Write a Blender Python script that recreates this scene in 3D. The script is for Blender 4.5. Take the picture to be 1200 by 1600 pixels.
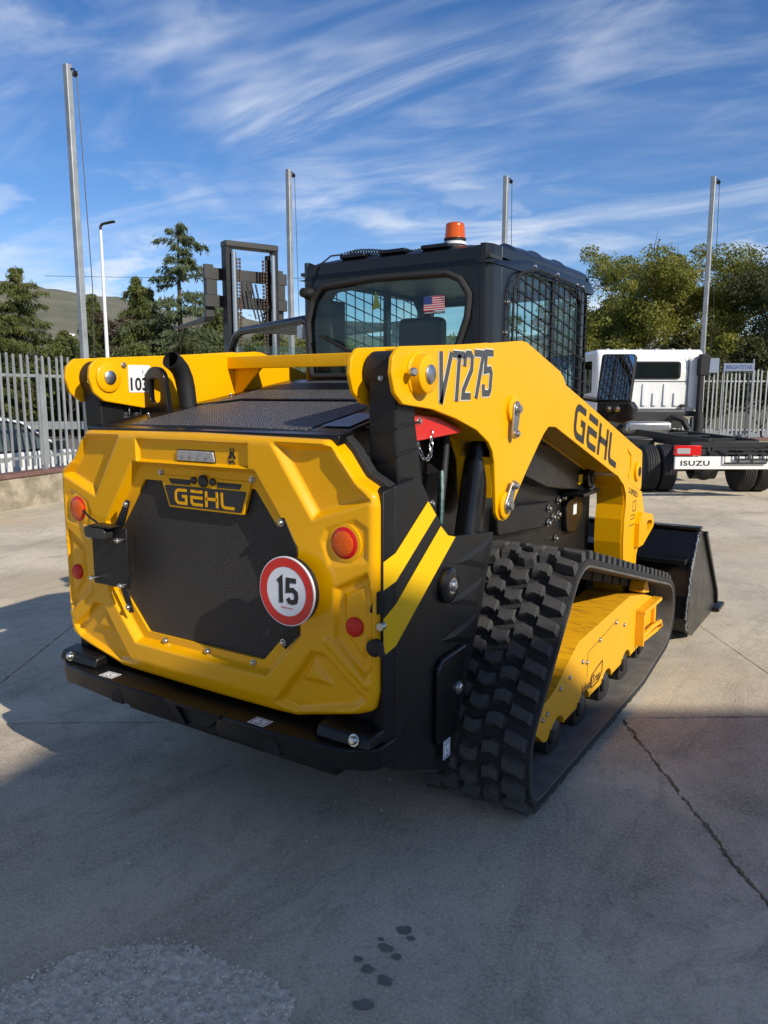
import bpy, bmesh, math, random
import numpy as np
from mathutils import Vector, Matrix, noise as mnoise
random.seed(7); np.random.seed(7)
for o in list(bpy.data.objects): bpy.data.objects.remove(o)
SC = bpy.context.scene
COL = SC.collection
rad = math.radians

# ------------------------------------------------------------------ camera
CAM_LOC = Vector((1.931, -2.162, 1.541)); YAW, PITCH = 0.577, -0.153
cd = bpy.data.cameras.new('camera'); cam = bpy.data.objects.new('camera', cd); COL.objects.link(cam)
cam.location = CAM_LOC
cam.rotation_euler = (math.pi/2 + PITCH, 0, YAW)
cd.sensor_fit = 'VERTICAL'; cd.sensor_height = 36.0; cd.lens = 36.0*1205.4/1600
cd.clip_start = 0.05; cd.clip_end = 12000
SC.camera = cam
SC.cycles.max_bounces = 7; SC.cycles.diffuse_bounces = 3; SC.cycles.glossy_bounces = 4; SC.cycles.transmission_bounces = 4; SC.cycles.transparent_max_bounces = 12

# ------------------------------------------------------------------ sky, sun, exposure
SUN_D = Vector((-1.54, 0.37, -1.0)).normalized()            # travel direction of sunlight
SUN_EL = math.asin(-SUN_D.z)
SUN_AZ = math.atan2(-SUN_D.x, -SUN_D.y)                      # compass angle from +Y towards +X
W = bpy.data.worlds.new('World'); SC.world = W; W.use_nodes = True
wn, wl = W.node_tree.nodes, W.node_tree.links
wn.clear()
wout = wn.new('ShaderNodeOutputWorld'); wbg = wn.new('ShaderNodeBackground')
sky = wn.new('ShaderNodeTexSky'); sky.sky_type = 'NISHITA'; sky.sun_disc = False
sky.sun_elevation = SUN_EL; sky.sun_rotation = SUN_AZ
sky.altitude = 600; sky.air_density = 1.0; sky.dust_density = 0.25; sky.ozone_density = 4.0
wbg.inputs['Strength'].default_value = 0.15
def wmath(op, a, b=None, clamp=False):
    n = wn.new('ShaderNodeMath'); n.operation = op; n.use_clamp = clamp
    for i, v in enumerate((a, b)):
        if v is None: continue
        if isinstance(v, (int, float)): n.inputs[i].default_value = v
        else: wl.new(v, n.inputs[i])
    return n.outputs[0]
tc = wn.new('ShaderNodeTexCoord'); sx = wn.new('ShaderNodeSeparateXYZ'); wl.new(tc.outputs['Generated'], sx.inputs[0])
zc = wmath('MAXIMUM', sx.outputs[2], 0.02)
zz = wmath('ADD', zc, 0.10)
cx = wmath('DIVIDE', sx.outputs[0], zz); cy = wmath('DIVIDE', sx.outputs[1], zz)
cmb = wn.new('ShaderNodeCombineXYZ'); wl.new(cx, cmb.inputs[0]); wl.new(cy, cmb.inputs[1])
def cirrus(rot, sc, nscale, detail, dist, lo, hi, loc=(0, 0, 0)):
    mp = wn.new('ShaderNodeMapping'); mp.inputs['Rotation'].default_value = (0, 0, rot); mp.inputs['Scale'].default_value = sc
    mp.inputs['Location'].default_value = loc
    wl.new(cmb.outputs[0], mp.inputs[0])
    n = wn.new('ShaderNodeTexNoise'); n.inputs['Scale'].default_value = nscale; n.inputs['Detail'].default_value = detail
    n.inputs['Roughness'].default_value = 0.58; n.inputs['Distortion'].default_value = dist
    wl.new(mp.outputs[0], n.inputs['Vector'])
    r = wn.new('ShaderNodeMapRange'); r.interpolation_type = 'SMOOTHSTEP'
    r.inputs[1].default_value = lo; r.inputs[2].default_value = hi
    wl.new(n.outputs[0], r.inputs[0]); return r.outputs[0]
c_big = cirrus(0.35, (0.85, 1.1, 1), 0.62, 4, 0.9, 0.44, 0.62, (1.7, 0.4, 0))
c_str = cirrus(0.62, (0.60, 1.5, 1), 1.15, 12, 1.6, 0.34, 0.70, (0.3, 2.1, 0))
c_fin = cirrus(0.30, (0.7, 1.4, 1), 1.6, 12, 1.3, 0.46, 0.78)
m1 = wmath('MULTIPLY', c_big, c_str)
m2 = wmath('MULTIPLY', c_fin, 0.40)
m3 = wmath('ADD', wmath('MULTIPLY', m1, 0.95), m2)
hz = wmath('POWER', wmath('SUBTRACT', 1.0, zc), 7.0)
m4 = wmath('ADD', m3, wmath('MULTIPLY', hz, 0.12), True)
# low cumulus bank near the horizon
cvec = wn.new('ShaderNodeMapping'); cvec.inputs['Scale'].default_value = (3.2, 3.2, 9.0); wl.new(tc.outputs['Generated'], cvec.inputs[0])
cn = wn.new('ShaderNodeTexNoise'); cn.inputs['Scale'].default_value = 1.9; cn.inputs['Detail'].default_value = 7; cn.inputs['Roughness'].default_value = 0.55
wl.new(cvec.outputs[0], cn.inputs['Vector'])
cr = wn.new('ShaderNodeMapRange'); cr.interpolation_type = 'SMOOTHSTEP'; cr.inputs[1].default_value = 0.55; cr.inputs[2].default_value = 0.66; wl.new(cn.outputs[0], cr.inputs[0])
lowm = wn.new('ShaderNodeMapRange'); lowm.interpolation_type = 'SMOOTHSTEP'; lowm.inputs[1].default_value = 0.30; lowm.inputs[2].default_value = 0.10; wl.new(sx.outputs[2], lowm.inputs[0])
cum = wmath('MULTIPLY', wmath('MULTIPLY', cr.outputs[0], lowm.outputs[0]), 0.75)
mask = wmath('MAXIMUM', wmath('MULTIPLY', m4, 0.72), cum, True)
hsv = wn.new('ShaderNodeHueSaturation'); hsv.inputs['Saturation'].default_value = 1.26; hsv.inputs['Value'].default_value = 0.90
tint = wn.new('ShaderNodeMix'); tint.data_type = 'RGBA'; tint.blend_type = 'MULTIPLY'; tint.inputs[0].default_value = 1.0; tint.inputs[7].default_value = (0.96, 0.86, 0.88, 1)
wl.new(sky.outputs[0], tint.inputs[6]); wl.new(tint.outputs[2], hsv.inputs['Color'])
mx = wn.new('ShaderNodeMix'); mx.data_type = 'RGBA'
wl.new(mask, mx.inputs[0]); wl.new(hsv.outputs[0], mx.inputs[6]); mx.inputs[7].default_value = (5.4, 5.7, 6.2, 1)
wl.new(mx.outputs[2], wbg.inputs['Color']); wl.new(wbg.outputs[0], wout.inputs[0])

sd = bpy.data.lights.new('sun', 'SUN'); sun = bpy.data.objects.new('sun', sd); COL.objects.link(sun)
sd.energy = 4.5; sd.angle = rad(0.53); sd.color = (1.0, 0.93, 0.82)
sun.rotation_euler = SUN_D.to_track_quat('-Z', 'Y').to_euler(); sun.location = (8, -3, 12)
vs = SC.view_settings; vs.view_transform = 'Standard'; vs.look = 'None'; vs.exposure = 0.12; vs.gamma = 1.0; vs.use_curve_mapping = False

# ------------------------------------------------------------------ materials
def mat(name, col, rough=0.5, metal=0.0, coat=0.0, spec=0.5, var=0.0, vscale=8.0, bump=0.0, bscale=60.0, rvar=0.0, col2=None, stretch=None, emit=None):
    m = bpy.data.materials.new(name); m.use_nodes = True
    nt = m.node_tree; N, Lk = nt.nodes, nt.links; b = N['Principled BSDF']
    b.inputs['Base Color'].default_value = (*col, 1); b.inputs['Roughness'].default_value = rough
    b.inputs['Metallic'].default_value = metal; b.inputs['Coat Weight'].default_value = coat; b.inputs['Coat Roughness'].default_value = 0.06
    b.inputs['Specular IOR Level'].default_value = spec
    t = N.new('ShaderNodeTexCoord'); src = t.outputs['Object']
    if stretch:
        mp = N.new('ShaderNodeMapping'); mp.inputs['Scale'].default_value = stretch; Lk.new(src, mp.inputs[0]); src = mp.outputs[0]
    if var > 0 or col2 or rvar > 0:
        n = N.new('ShaderNodeTexNoise'); n.inputs['Scale'].default_value = vscale; n.inputs['Detail'].default_value = 8; n.inputs['Roughness'].default_value = 0.62
        Lk.new(src, n.inputs['Vector'])
        mr = N.new('ShaderNodeMapRange'); mr.inputs[1].default_value = 0.3; mr.inputs[2].default_value = 0.7; Lk.new(n.outputs[0], mr.inputs[0])
        mixn = N.new('ShaderNodeMix'); mixn.data_type = 'RGBA'; Lk.new(mr.outputs[0], mixn.inputs[0])
        a = col; c = col2 or tuple(max(0, x*(1-var)) for x in col)
        mixn.inputs[6].default_value = (*a, 1); mixn.inputs[7].default_value = (*c, 1)
        if var > 0 or col2: Lk.new(mixn.outputs[2], b.inputs['Base Color'])
        if rvar > 0:
            r2 = N.new('ShaderNodeMapRange'); r2.inputs[1].default_value = 0.3; r2.inputs[2].default_value = 0.7
            r2.inputs[3].default_value = max(0.02, rough-rvar); r2.inputs[4].default_value = min(1, rough+rvar)
            Lk.new(n.outputs[0], r2.inputs[0]); Lk.new(r2.outputs[0], b.inputs['Roughness'])
    if bump > 0:
        n2 = N.new('ShaderNodeTexNoise'); n2.inputs['Scale'].default_value = bscale; n2.inputs['Detail'].default_value = 5
        Lk.new(src, n2.inputs['Vector'])
        bp = N.new('ShaderNodeBump'); bp.inputs['Strength'].default_value = bump; bp.inputs['Distance'].default_value = 0.01
        Lk.new(n2.outputs[0], bp.inputs['Height']); Lk.new(bp.outputs[0], b.inputs['Normal'])
    if emit:
        b.inputs['Emission Color'].default_value = (*emit[0], 1); b.inputs['Emission Strength'].default_value = emit[1]
    return m

def glass(name, tint, refl=0.05, rough=0.0):
    m = bpy.data.materials.new(name); m.use_nodes = True
    nt = m.node_tree; N, Lk = nt.nodes, nt.links; N.clear()
    o = N.new('ShaderNodeOutputMaterial'); tr = N.new('ShaderNodeBsdfTransparent'); gl = N.new('ShaderNodeBsdfGlossy'); mixs = N.new('ShaderNodeMixShader')
    lw = N.new('ShaderNodeLayerWeight'); lw.inputs['Blend'].default_value = 0.5
    pw = N.new('ShaderNodeMath'); pw.operation = 'POWER'; pw.inputs[1].default_value = 4.0; Lk.new(lw.outputs['Facing'], pw.inputs[0])
    ad = N.new('ShaderNodeMath'); ad.operation = 'MULTIPLY_ADD'; ad.inputs[1].default_value = 0.5; ad.inputs[2].default_value = 0.022+refl; Lk.new(pw.outputs[0], ad.inputs[0])
    tr.inputs[0].default_value = (*tint, 1); gl.inputs['Roughness'].default_value = rough; gl.inputs['Color'].default_value = (0.9, 0.95, 1, 1)
    Lk.new(ad.outputs[0], mixs.inputs[0]); Lk.new(tr.outputs[0], mixs.inputs[1]); Lk.new(gl.outputs[0], mixs.inputs[2]); Lk.new(mixs.outputs[0], o.inputs[0])
    return m

M = {}
M['yellow'] = mat('yellow_paint', (0.86, 0.415, 0.0), 0.38, coat=0.06, spec=0.22, var=0.05, vscale=5, bump=0.015, bscale=220, rvar=0.05)
M['yellow_door'] = mat('yellow_gelcoat', (0.86, 0.41, 0.0), 0.28, coat=0.28, spec=0.28, var=0.06, vscale=4, bump=0.012, bscale=90, rvar=0.06)
M['yellow_dusty'] = mat('yellow_dusty', (0.84, 0.42, 0.008), 0.55, var=0.10, vscale=9, bump=0.05, bscale=120, col2=(0.76, 0.37, 0.012), rvar=0.1)
M['stripe'] = mat('stripe_film', (0.88, 0.52, 0.0), 0.40, spec=0.3, var=0.04)
M['black'] = mat('black_paint', (0.0055, 0.0055, 0.006), 0.30, coat=0.1, spec=0.4, bump=0.03, bscale=160, rvar=0.08)
M['black_satin'] = mat('black_satin', (0.0062, 0.0064, 0.007), 0.44, spec=0.35, bump=0.05, bscale=260, rvar=0.12, vscale=6, col2=(0.013, 0.0128, 0.0122))
M['black_plastic'] = mat('black_plastic', (0.012, 0.012, 0.0125), 0.55, spec=0.4, bump=0.2, bscale=500)
M['bumper'] = mat('black_bumper', (0.006, 0.006, 0.0065), 0.40, coat=0.0, spec=0.35, rvar=0.06, bump=0.02, bscale=50)
M['cab'] = mat('cab_paint', (0.005, 0.0058, 0.008), 0.30, coat=0.15, spec=0.4, bump=0.02, bscale=200, rvar=0.05)
M['rubber'] = mat('track_rubber', (0.014, 0.014, 0.014), 0.75, var=0.3, vscale=14, bump=0.5, bscale=120, col2=(0.030, 0.029, 0.027), rvar=0.1)  # belt colour darkened to deepen the shadowed gaps between lugs
M['rubber_dust'] = mat('track_rubber_dust', (0.075, 0.071, 0.064), 0.85, vscale=10, bump=0.35, bscale=90, col2=(0.15, 0.14, 0.12))
M['rubber_lug'] = mat('track_lug_rubber', (0.036, 0.036, 0.036), 0.72, vscale=16, bump=0.22, bscale=260, col2=(0.080, 0.077, 0.072), rvar=0.1)  # same rubber, colour lightened for the sunlit look of the lug tops
M['seal'] = mat('rubber_seal', (0.018, 0.018, 0.019), 0.6, bump=0.6, bscale=320)
M['chrome'] = mat('bolt_steel', (0.62, 0.61, 0.58), 0.28, metal=1, var=0.25, vscale=60)
M['zinc'] = mat('zinc_plate', (0.55, 0.55, 0.54), 0.35, metal=1, var=0.3, vscale=30)
M['galv'] = mat('galvanised_steel', (0.38, 0.405, 0.41), 0.5, metal=0.35, var=0.25, vscale=3.5, col2=(0.24, 0.25, 0.25), bump=0.06, bscale=40)
M['dark'] = mat('dark_void', (0.006, 0.006, 0.006), 0.8)
M['red'] = mat('red_paint', (0.62, 0.012, 0.008), 0.34, coat=0.3)
M['redlens'] = mat('red_lens', (0.60, 0.008, 0.006), 0.18, coat=0.25, spec=0.3, bump=0.25, bscale=150)
M['orangelens'] = mat('orange_lens', (0.75, 0.10, 0.0), 0.15, coat=0.25, spec=0.3, bump=0.3, bscale=180)
M['clearlens'] = mat('clear_lens', (0.46, 0.44, 0.43), 0.15, coat=0.8, var=0.4, vscale=90)
M['white'] = mat('white_paint', (0.80, 0.80, 0.78), 0.3, coat=0.3, var=0.03)
M['film'] = mat('white_film', (0.78, 0.79, 0.80), 0.4, var=0.06, vscale=60)
M['print'] = mat('black_print', (0.016, 0.016, 0.017), 0.45)
M['ltgrey'] = mat('outline_film', (0.70, 0.68, 0.58), 0.4)
M['greyfilm'] = mat('grey_film', (0.055, 0.057, 0.06), 0.35)
M['glass'] = glass('cab_glass', (0.80, 0.90, 0.89), 0.0)
M['glass_dark'] = glass('vehicle_glass', (0.16, 0.20, 0.20), 0.03)
M['mirror'] = mat('mirror', (0.75, 0.8, 0.8), 0.02, metal=1)
M['tyre'] = mat('tyre', (0.022, 0.022, 0.023), 0.75, bump=0.2, bscale=80, var=0.2)
M['fkgrey'] = mat('forklift_grey', (0.034, 0.033, 0.031), 0.45, var=0.3, vscale=12, bump=0.1)
M['chain'] = mat('rusty_chain', (0.09, 0.055, 0.035), 0.6, metal=0.5, var=0.5, vscale=60)
M['blue'] = mat('blue_print', (0.03, 0.06, 0.22), 0.5)
M['signblue'] = mat('sign_panel', (0.17, 0.21, 0.28), 0.5)

def wood(name, c1, c2): return mat(name, c1, 0.9, vscale=9, col2=c2, bump=0.8, bscale=25, stretch=(3, 3, 0.6))
M['bark'] = wood('bark', (0.10, 0.075, 0.055), (0.05, 0.038, 0.03))

def foliage(name, c1, c2, c3):
    m = bpy.data.materials.new(name); m.use_nodes = True
    nt = m.node_tree; N, Lk = nt.nodes, nt.links; b = N['Principled BSDF']
    t = N.new('ShaderNodeTexCoord'); n = N.new('ShaderNodeTexNoise'); n.inputs['Scale'].default_value = 1.3; n.inputs['Detail'].default_value = 9; n.inputs['Roughness'].default_value = 0.75
    Lk.new(t.outputs['Object'], n.inputs['Vector'])
    r = N.new('ShaderNodeValToRGB'); r.color_ramp.elements[0].position = 0.30; r.color_ramp.elements[0].color = (*c1, 1)
    r.color_ramp.elements[1].position = 0.72; r.color_ramp.elements[1].color = (*c3, 1)
    e = r.color_ramp.elements.new(0.5); e.color = (*c2, 1)
    Lk.new(n.outputs[0], r.inputs[0]); Lk.new(r.outputs[0], b.inputs['Base Color']); b.inputs['Roughness'].default_value = 0.6; b.inputs['Specular IOR Level'].default_value = 0.3
    tl = N.new('ShaderNodeBsdfTranslucent'); Lk.new(r.outputs[0], tl.inputs[0]); ms = N.new('ShaderNodeMixShader'); ms.inputs[0].default_value = 0.42
    Lk.new(b.outputs[0], ms.inputs[1]); Lk.new(tl.outputs[0], ms.inputs[2]); Lk.new(ms.outputs[0], N['Material Output'].inputs[0])
    return m
M['conifer'] = foliage('conifer_needles', (0.075, 0.095, 0.026), (0.14, 0.165, 0.045), (0.24, 0.235, 0.075))
M['cedar'] = foliage('cedar_needles', (0.085, 0.115, 0.055), (0.14, 0.175, 0.08), (0.20, 0.22, 0.10))
M['leaf'] = foliage('leaves_green', (0.13, 0.155, 0.032), (0.24, 0.25, 0.048), (0.40, 0.32, 0.055))
M['leaf_dark'] = foliage('leaves_olive', (0.075, 0.090, 0.040), (0.125, 0.14, 0.055), (0.20, 0.20, 0.085))
M['brush'] = foliage('dry_brush', (0.08, 0.055, 0.036), (0.13, 0.09, 0.055), (0.17, 0.13, 0.075))
M['bush'] = foliage('shrub_leaves', (0.045, 0.062, 0.020), (0.085, 0.095, 0.030), (0.15, 0.135, 0.045))

def concrete(name, base, dark, light, scale=0.7, rough_bump=0.55):
    m = bpy.data.materials.new(name); m.use_nodes = True
    nt = m.node_tree; N, Lk = nt.nodes, nt.links; b = N['Principled BSDF']; b.inputs['Roughness'].default_value = 0.85; b.inputs['Specular IOR Level'].default_value = 0.3
    g = N.new('ShaderNodeNewGeometry'); P = g.outputs['Position']
    def noise(sc, det=8, ro=0.6, dist=0.0, stretch=None):
        n = N.new('ShaderNodeTexNoise'); n.inputs['Scale'].default_value = sc; n.inputs['Detail'].default_value = det; n.inputs['Roughness'].default_value = ro; n.inputs['Distortion'].default_value = dist
        s = P
        if stretch:
            mp = N.new('ShaderNodeMapping'); mp.inputs['Scale'].default_value = stretch; mp.inputs['Rotation'].default_value = (0, 0, -0.6); Lk.new(P, mp.inputs[0]); s = mp.outputs[0]
        Lk.new(s, n.inputs['Vector']); return n.outputs[0]
    def rng(v, a, c, o0=0.0, o1=1.0):
        r = N.new('ShaderNodeMapRange'); r.inputs[1].default_value = a; r.inputs[2].default_value = c; r.inputs[3].default_value = o0; r.inputs[4].default_value = o1; Lk.new(v, r.inputs[0]); return r.outputs[0]
    def mixc(f, a, c, mode='MIX'):
        x = N.new('ShaderNodeMix'); x.data_type = 'RGBA'; x.blend_type = mode; Lk.new(f, x.inputs[0]) if not isinstance(f, float) else setattr(x.inputs[0], 'default_value', f)
        for i, v in ((6, a), (7, c)):
            if isinstance(v, tuple): x.inputs[i].default_value = (*v, 1)
            else: Lk.new(v, x.inputs[i])
        return x.outputs[2]
    big = noise(scale, 6, 0.55, 0.4); med = noise(4.5, 9, 0.65, 0.5, (1, 0.45, 1)); fine = noise(85, 6, 0.7); grit = noise(420, 3, 0.6)
    c = mixc(rng(big, 0.40, 0.60), dark, light)
    c = mixc(rng(med, 0.40, 0.60, 0.0, 0.45), c, base)
    stain = noise(1.7, 12, 0.74, 1.2, (1, 0.5, 1))
    c = mixc(rng(stain, 0.50, 0.64, 0.0, 0.72), c, tuple(x*0.55 for x in dark))
    blot = noise(9, 8, 0.72, 0.6)
    c = mixc(rng(blot, 0.52, 0.66, 0.0, 0.5), c, tuple(x*0.6 for x in dark))
    rust = noise(0.45, 5, 0.5, 0.2)
    c = mixc(rng(rust, 0.50, 0.68, 0.0, 0.45), c, (base[0]*0.95, base[1]*0.72, base[2]*0.48))
    c = mixc(rng(fine, 0.36, 0.66, 0.0, 0.50), c, tuple(min(1, x*1.35) for x in light))
    c = mixc(rng(noise(150, 4, 0.7), 0.50, 0.68, 0.0, 0.45), c, tuple(x*0.5 for x in dark))
    c = mixc(rng(noise(22, 8, 0.75, 0.8), 0.54, 0.70, 0.0, 0.42), c, tuple(x*0.62 for x in dark))
    sp = N.new('ShaderNodeTexVoronoi'); sp.inputs['Scale'].default_value = 26; Lk.new(P, sp.inputs['Vector'])
    c = mixc(rng(sp.outputs['Distance'], 0.035, 0.02, 0.0, 0.55), c, tuple(x*0.35 for x in dark))
    Lk.new(c, b.inputs['Base Color'])
    ad = N.new('ShaderNodeMath'); ad.operation = 'MULTIPLY_ADD'; Lk.new(fine, ad.inputs[0]); ad.inputs[1].default_value = 0.7; Lk.new(grit, ad.inputs[2])
    bu = N.new('ShaderNodeBump'); bu.inputs['Strength'].default_value = rough_bump; bu.inputs['Distance'].default_value = 0.004; Lk.new(ad.outputs[0], bu.inputs['Height']); Lk.new(bu.outputs[0], b.inputs['Normal'])
    return m
M['concrete'] = concrete('yard_concrete', (0.58, 0.495, 0.355), (0.37, 0.32, 0.235), (0.69, 0.595, 0.435))
M['concrete_near'] = concrete('near_concrete', (0.57, 0.465, 0.335), (0.34, 0.285, 0.21), (0.70, 0.58, 0.425), 0.9, 0.7)  # concrete of the near rows, colour warmed to offset the blue shade
M['concrete_rough'] = concrete('broken_concrete', (0.84, 0.72, 0.54), (0.55, 0.46, 0.34), (0.92, 0.81, 0.64), 6.0, 1.0)
M['gravel_fill'] = concrete('crack_fill', (0.12, 0.11, 0.095), (0.05, 0.046, 0.04), (0.22, 0.20, 0.17), 22.0, 1.0)
M['wall'] = concrete('garden_wall', (0.36, 0.305, 0.215), (0.17, 0.145, 0.10), (0.47, 0.40, 0.29), 4.0, 1.0)
M['coping'] = mat('coping_brick', (0.22, 0.115, 0.095), 0.85, var=0.4, vscale=9, bump=0.5, bscale=60)
M['wet'] = mat('wet_spot', (0.24, 0.208, 0.165), 0.65, var=0.3, vscale=40, bump=0.2, bscale=120)
M['soil'] = mat('verge_soil', (0.17, 0.14, 0.085), 0.95, vscale=0.6, col2=(0.10, 0.10, 0.045), bump=0.6, bscale=8)
M['asphalt'] = mat('road_asphalt', (0.19, 0.175, 0.155), 0.9, vscale=2.0, col2=(0.14, 0.13, 0.12), bump=0.3, bscale=60)

# ------------------------------------------------------------------ mesh helpers
class B:
    def __init__(s): s.v = []; s.f = []
    def add(s, vs, fs):
        k = len(s.v); s.v += [tuple(p) for p in vs]; s.f += [tuple(i+k for i in f) for f in fs]; return s
    def box(s, x0, x1, y0, y1, z0, z1, M4=None):
        vs = [(x, y, z) for z in (z0, z1) for y in (y0, y1) for x in (x0, x1)]
        if M4: vs = [tuple(M4 @ Vector(p)) for p in vs]
        return s.add(vs, [(0, 2, 3, 1), (4, 5, 7, 6), (0, 1, 5, 4), (2, 6, 7, 3), (0, 4, 6, 2), (1, 3, 7, 5)])
    def prism(s, pts, ax, a, b, M4=None):
        n = len(pts)
        def mk(p, t):
            q = (t, p[0], p[1]) if ax == 0 else (p[0], t, p[1]) if ax == 1 else (p[0], p[1], t)
            return tuple(M4 @ Vector(q)) if M4 else q
        vs = [mk(p, a) for p in pts]+[mk(p, b) for p in pts]
        return s.add(vs, [tuple(range(n))[::-1], tuple(range(n, 2*n))]+[(i, (i+1) % n, n+(i+1) % n, n+i) for i in range(n)])
    def cyl(s, p0, p1, r, n=16, r2=None, cap=True):
        p0, p1 = Vector(p0), Vector(p1); d = (p1-p0).normalized(); r2 = r if r2 is None else r2
        u = d.orthogonal().normalized(); w = d.cross(u)
        vs = []
        for p, rr in ((p0, r), (p1, r2)):
            for i in range(n):
                a = 2*math.pi*i/n; vs.append(tuple(p+u*(rr*math.cos(a))+w*(rr*math.sin(a))))
        fs = [(i, (i+1) % n, n+(i+1) % n, n+i) for i in range(n)]
        if cap: fs += [tuple(range(n))[::-1], tuple(range(n, 2*n))]
        return s.add(vs, fs)
    def tube(s, path, r, n=10, cap=True, closed=False):
        P = [Vector(p) for p in path]; k = len(P); rr = r if isinstance(r, (list, tuple)) else [r]*k
        T = []
        for i in range(k):
            a = P[(i-1) % k] if closed or i > 0 else P[0]; b = P[(i+1) % k] if closed or i < k-1 else P[-1]
            T.append((b-a).normalized())
        u = T[0].orthogonal().normalized(); vs = []
        for i in range(k):
            if i: u = (u - T[i]*u.dot(T[i])); u = u.normalized() if u.length > 1e-6 else T[i].orthogonal().normalized()
            w = T[i].cross(u)
            for j in range(n):
                a = 2*math.pi*j/n; vs.append(tuple(P[i]+u*(rr[i]*math.cos(a))+w*(rr[i]*math.sin(a))))
        fs = []
        for i in range(k if closed else k-1):
            i2 = (i+1) % k
            for j in range(n):
                fs.append((i*n+j, i*n+(j+1) % n, i2*n+(j+1) % n, i2*n+j))
        if cap and not closed: fs += [tuple(range(n))[::-1], tuple(range((k-1)*n, k*n))]
        return s.add(vs, fs)
    def lathe(s, c, axis, prof, n=24):
        c = Vector(c); d = Vector(axis).normalized(); u = d.orthogonal().normalized(); w = d.cross(u); k = len(prof); vs = []
        for (t, r) in prof:
            for j in range(n):
                a = 2*math.pi*j/n; vs.append(tuple(c+d*t+u*(r*math.cos(a))+w*(r*math.sin(a))))
        fs = [(i*n+j, i*n+(j+1) % n, (i+1)*n+(j+1) % n, (i+1)*n+j) for i in range(k-1) for j in range(n)]
        fs += [tuple(range(n))[::-1], tuple(range((k-1)*n, k*n))]
        return s.add(vs, fs)
    def build(s, name, m, parent=None, bevel=0.0, smooth=38, seg=2, flip=False):
        me = bpy.data.meshes.new(name); me.from_pydata(s.v, [], s.f)
        bm = bmesh.new(); bm.from_mesh(me); bmesh.ops.recalc_face_normals(bm, faces=bm.faces)
        bm.to_mesh(me); bm.free()
        return finish(name, me, m, parent, bevel, smooth, seg)
def finish(name, me, m, parent=None, bevel=0.0, smooth=38, seg=2):
    me.materials.clear(); me.materials.append(M[m] if isinstance(m, str) else m)
    if smooth:
        me.polygons.foreach_set('use_smooth', [True]*len(me.polygons)); me.set_sharp_from_angle(angle=rad(smooth))
    o = bpy.data.objects.new(name, me); COL.objects.link(o)
    if parent: o.parent = parent
    if bevel:
        md = o.modifiers.new('bevel', 'BEVEL'); md.width = bevel; md.segments = seg; md.limit_method = 'ANGLE'; md.angle_limit = rad(35); md.harden_normals = False
    return o
def thing(name, label, cat, loc=(0, 0, 0), rz=0.0, group=None):
    o = bpy.data.objects.new(name, None); COL.objects.link(o); o.location = loc; o.rotation_euler = (0, 0, rz); o.empty_display_size = 0.2
    tag(o, label, cat, group); return o
def tag(o, label=None, cat=None, group=None, kind=None):
    if label: o['label'] = label
    if cat: o['category'] = cat
    if group: o['group'] = group
    if kind: o['kind'] = kind
    return o
def inst(name, me, parent, M4, label=None):
    o = bpy.data.objects.new(name, me); COL.objects.link(o); o.parent = parent; o.matrix_local = M4
    return o
def frame(o, x, y, z):
    m = Matrix.Identity(4)
    for i, a in enumerate((x, y, z)):
        for j in range(3): m[j][i] = a[j]
    for j in range(3): m[j][3] = o[j]
    return m
def fillet(pts, r, n=4):
    out = []; k = len(pts); rs = r if isinstance(r, (list, tuple)) else [r]*k
    for i in range(k):
        p, a, b = Vector(pts[i]), Vector(pts[i-1]), Vector(pts[(i+1) % k]); rr = rs[i]
        da, db = (a-p), (b-p); la, lb = da.length, db.length
        if rr <= 0 or la < 1e-6 or lb < 1e-6: out.append(tuple(p)); continue
        da /= la; db /= lb; ang = da.angle(db)
        if ang > 3.05: out.append(tuple(p)); continue
        t = min(rr/math.tan(ang/2), la*0.48, lb*0.48); s, e = p+da*t, p+db*t
        for j in range(n+1):
            q = j/n; out.append(tuple(s*(1-q)**2+p*2*q*(1-q)+e*q*q))
    return out
def circ(cx_, cy_, r, n=20, r2=None):
    r2 = r2 or r
    return [(cx_+r*math.cos(2*math.pi*i/n), cy_+r2*math.sin(2*math.pi*i/n)) for i in range(n)]
def plate_holes(name, outer, holes, ax, a, b, m, parent=None, bevel=0.0):
    bm = bmesh.new(); edges = []
    def mk(p, t): return (t, p[0], p[1]) if ax == 0 else (p[0], t, p[1]) if ax == 1 else (p[0], p[1], t)
    for loop in [outer]+holes:
        vs = [bm.verts.new(mk(p, a)) for p in loop]
        for i in range(len(vs)): edges.append(bm.edges.new((vs[i], vs[(i+1) % len(vs)])))
    bmesh.ops.triangle_fill(bm, edges=edges, use_beauty=True)
    bmesh.ops.recalc_face_normals(bm, faces=bm.faces)
    r = bmesh.ops.extrude_face_region(bm, geom=list(bm.faces))
    d = [0, 0, 0]; d[ax] = b-a
    bmesh.ops.translate(bm, vec=d, verts=[e for e in r['geom'] if isinstance(e, bmesh.types.BMVert)])
    bmesh.ops.recalc_face_normals(bm, faces=bm.faces)
    me = bpy.data.meshes.new(name); bm.to_mesh(me); bm.free()
    return finish(name, me, m, parent, bevel)
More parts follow.
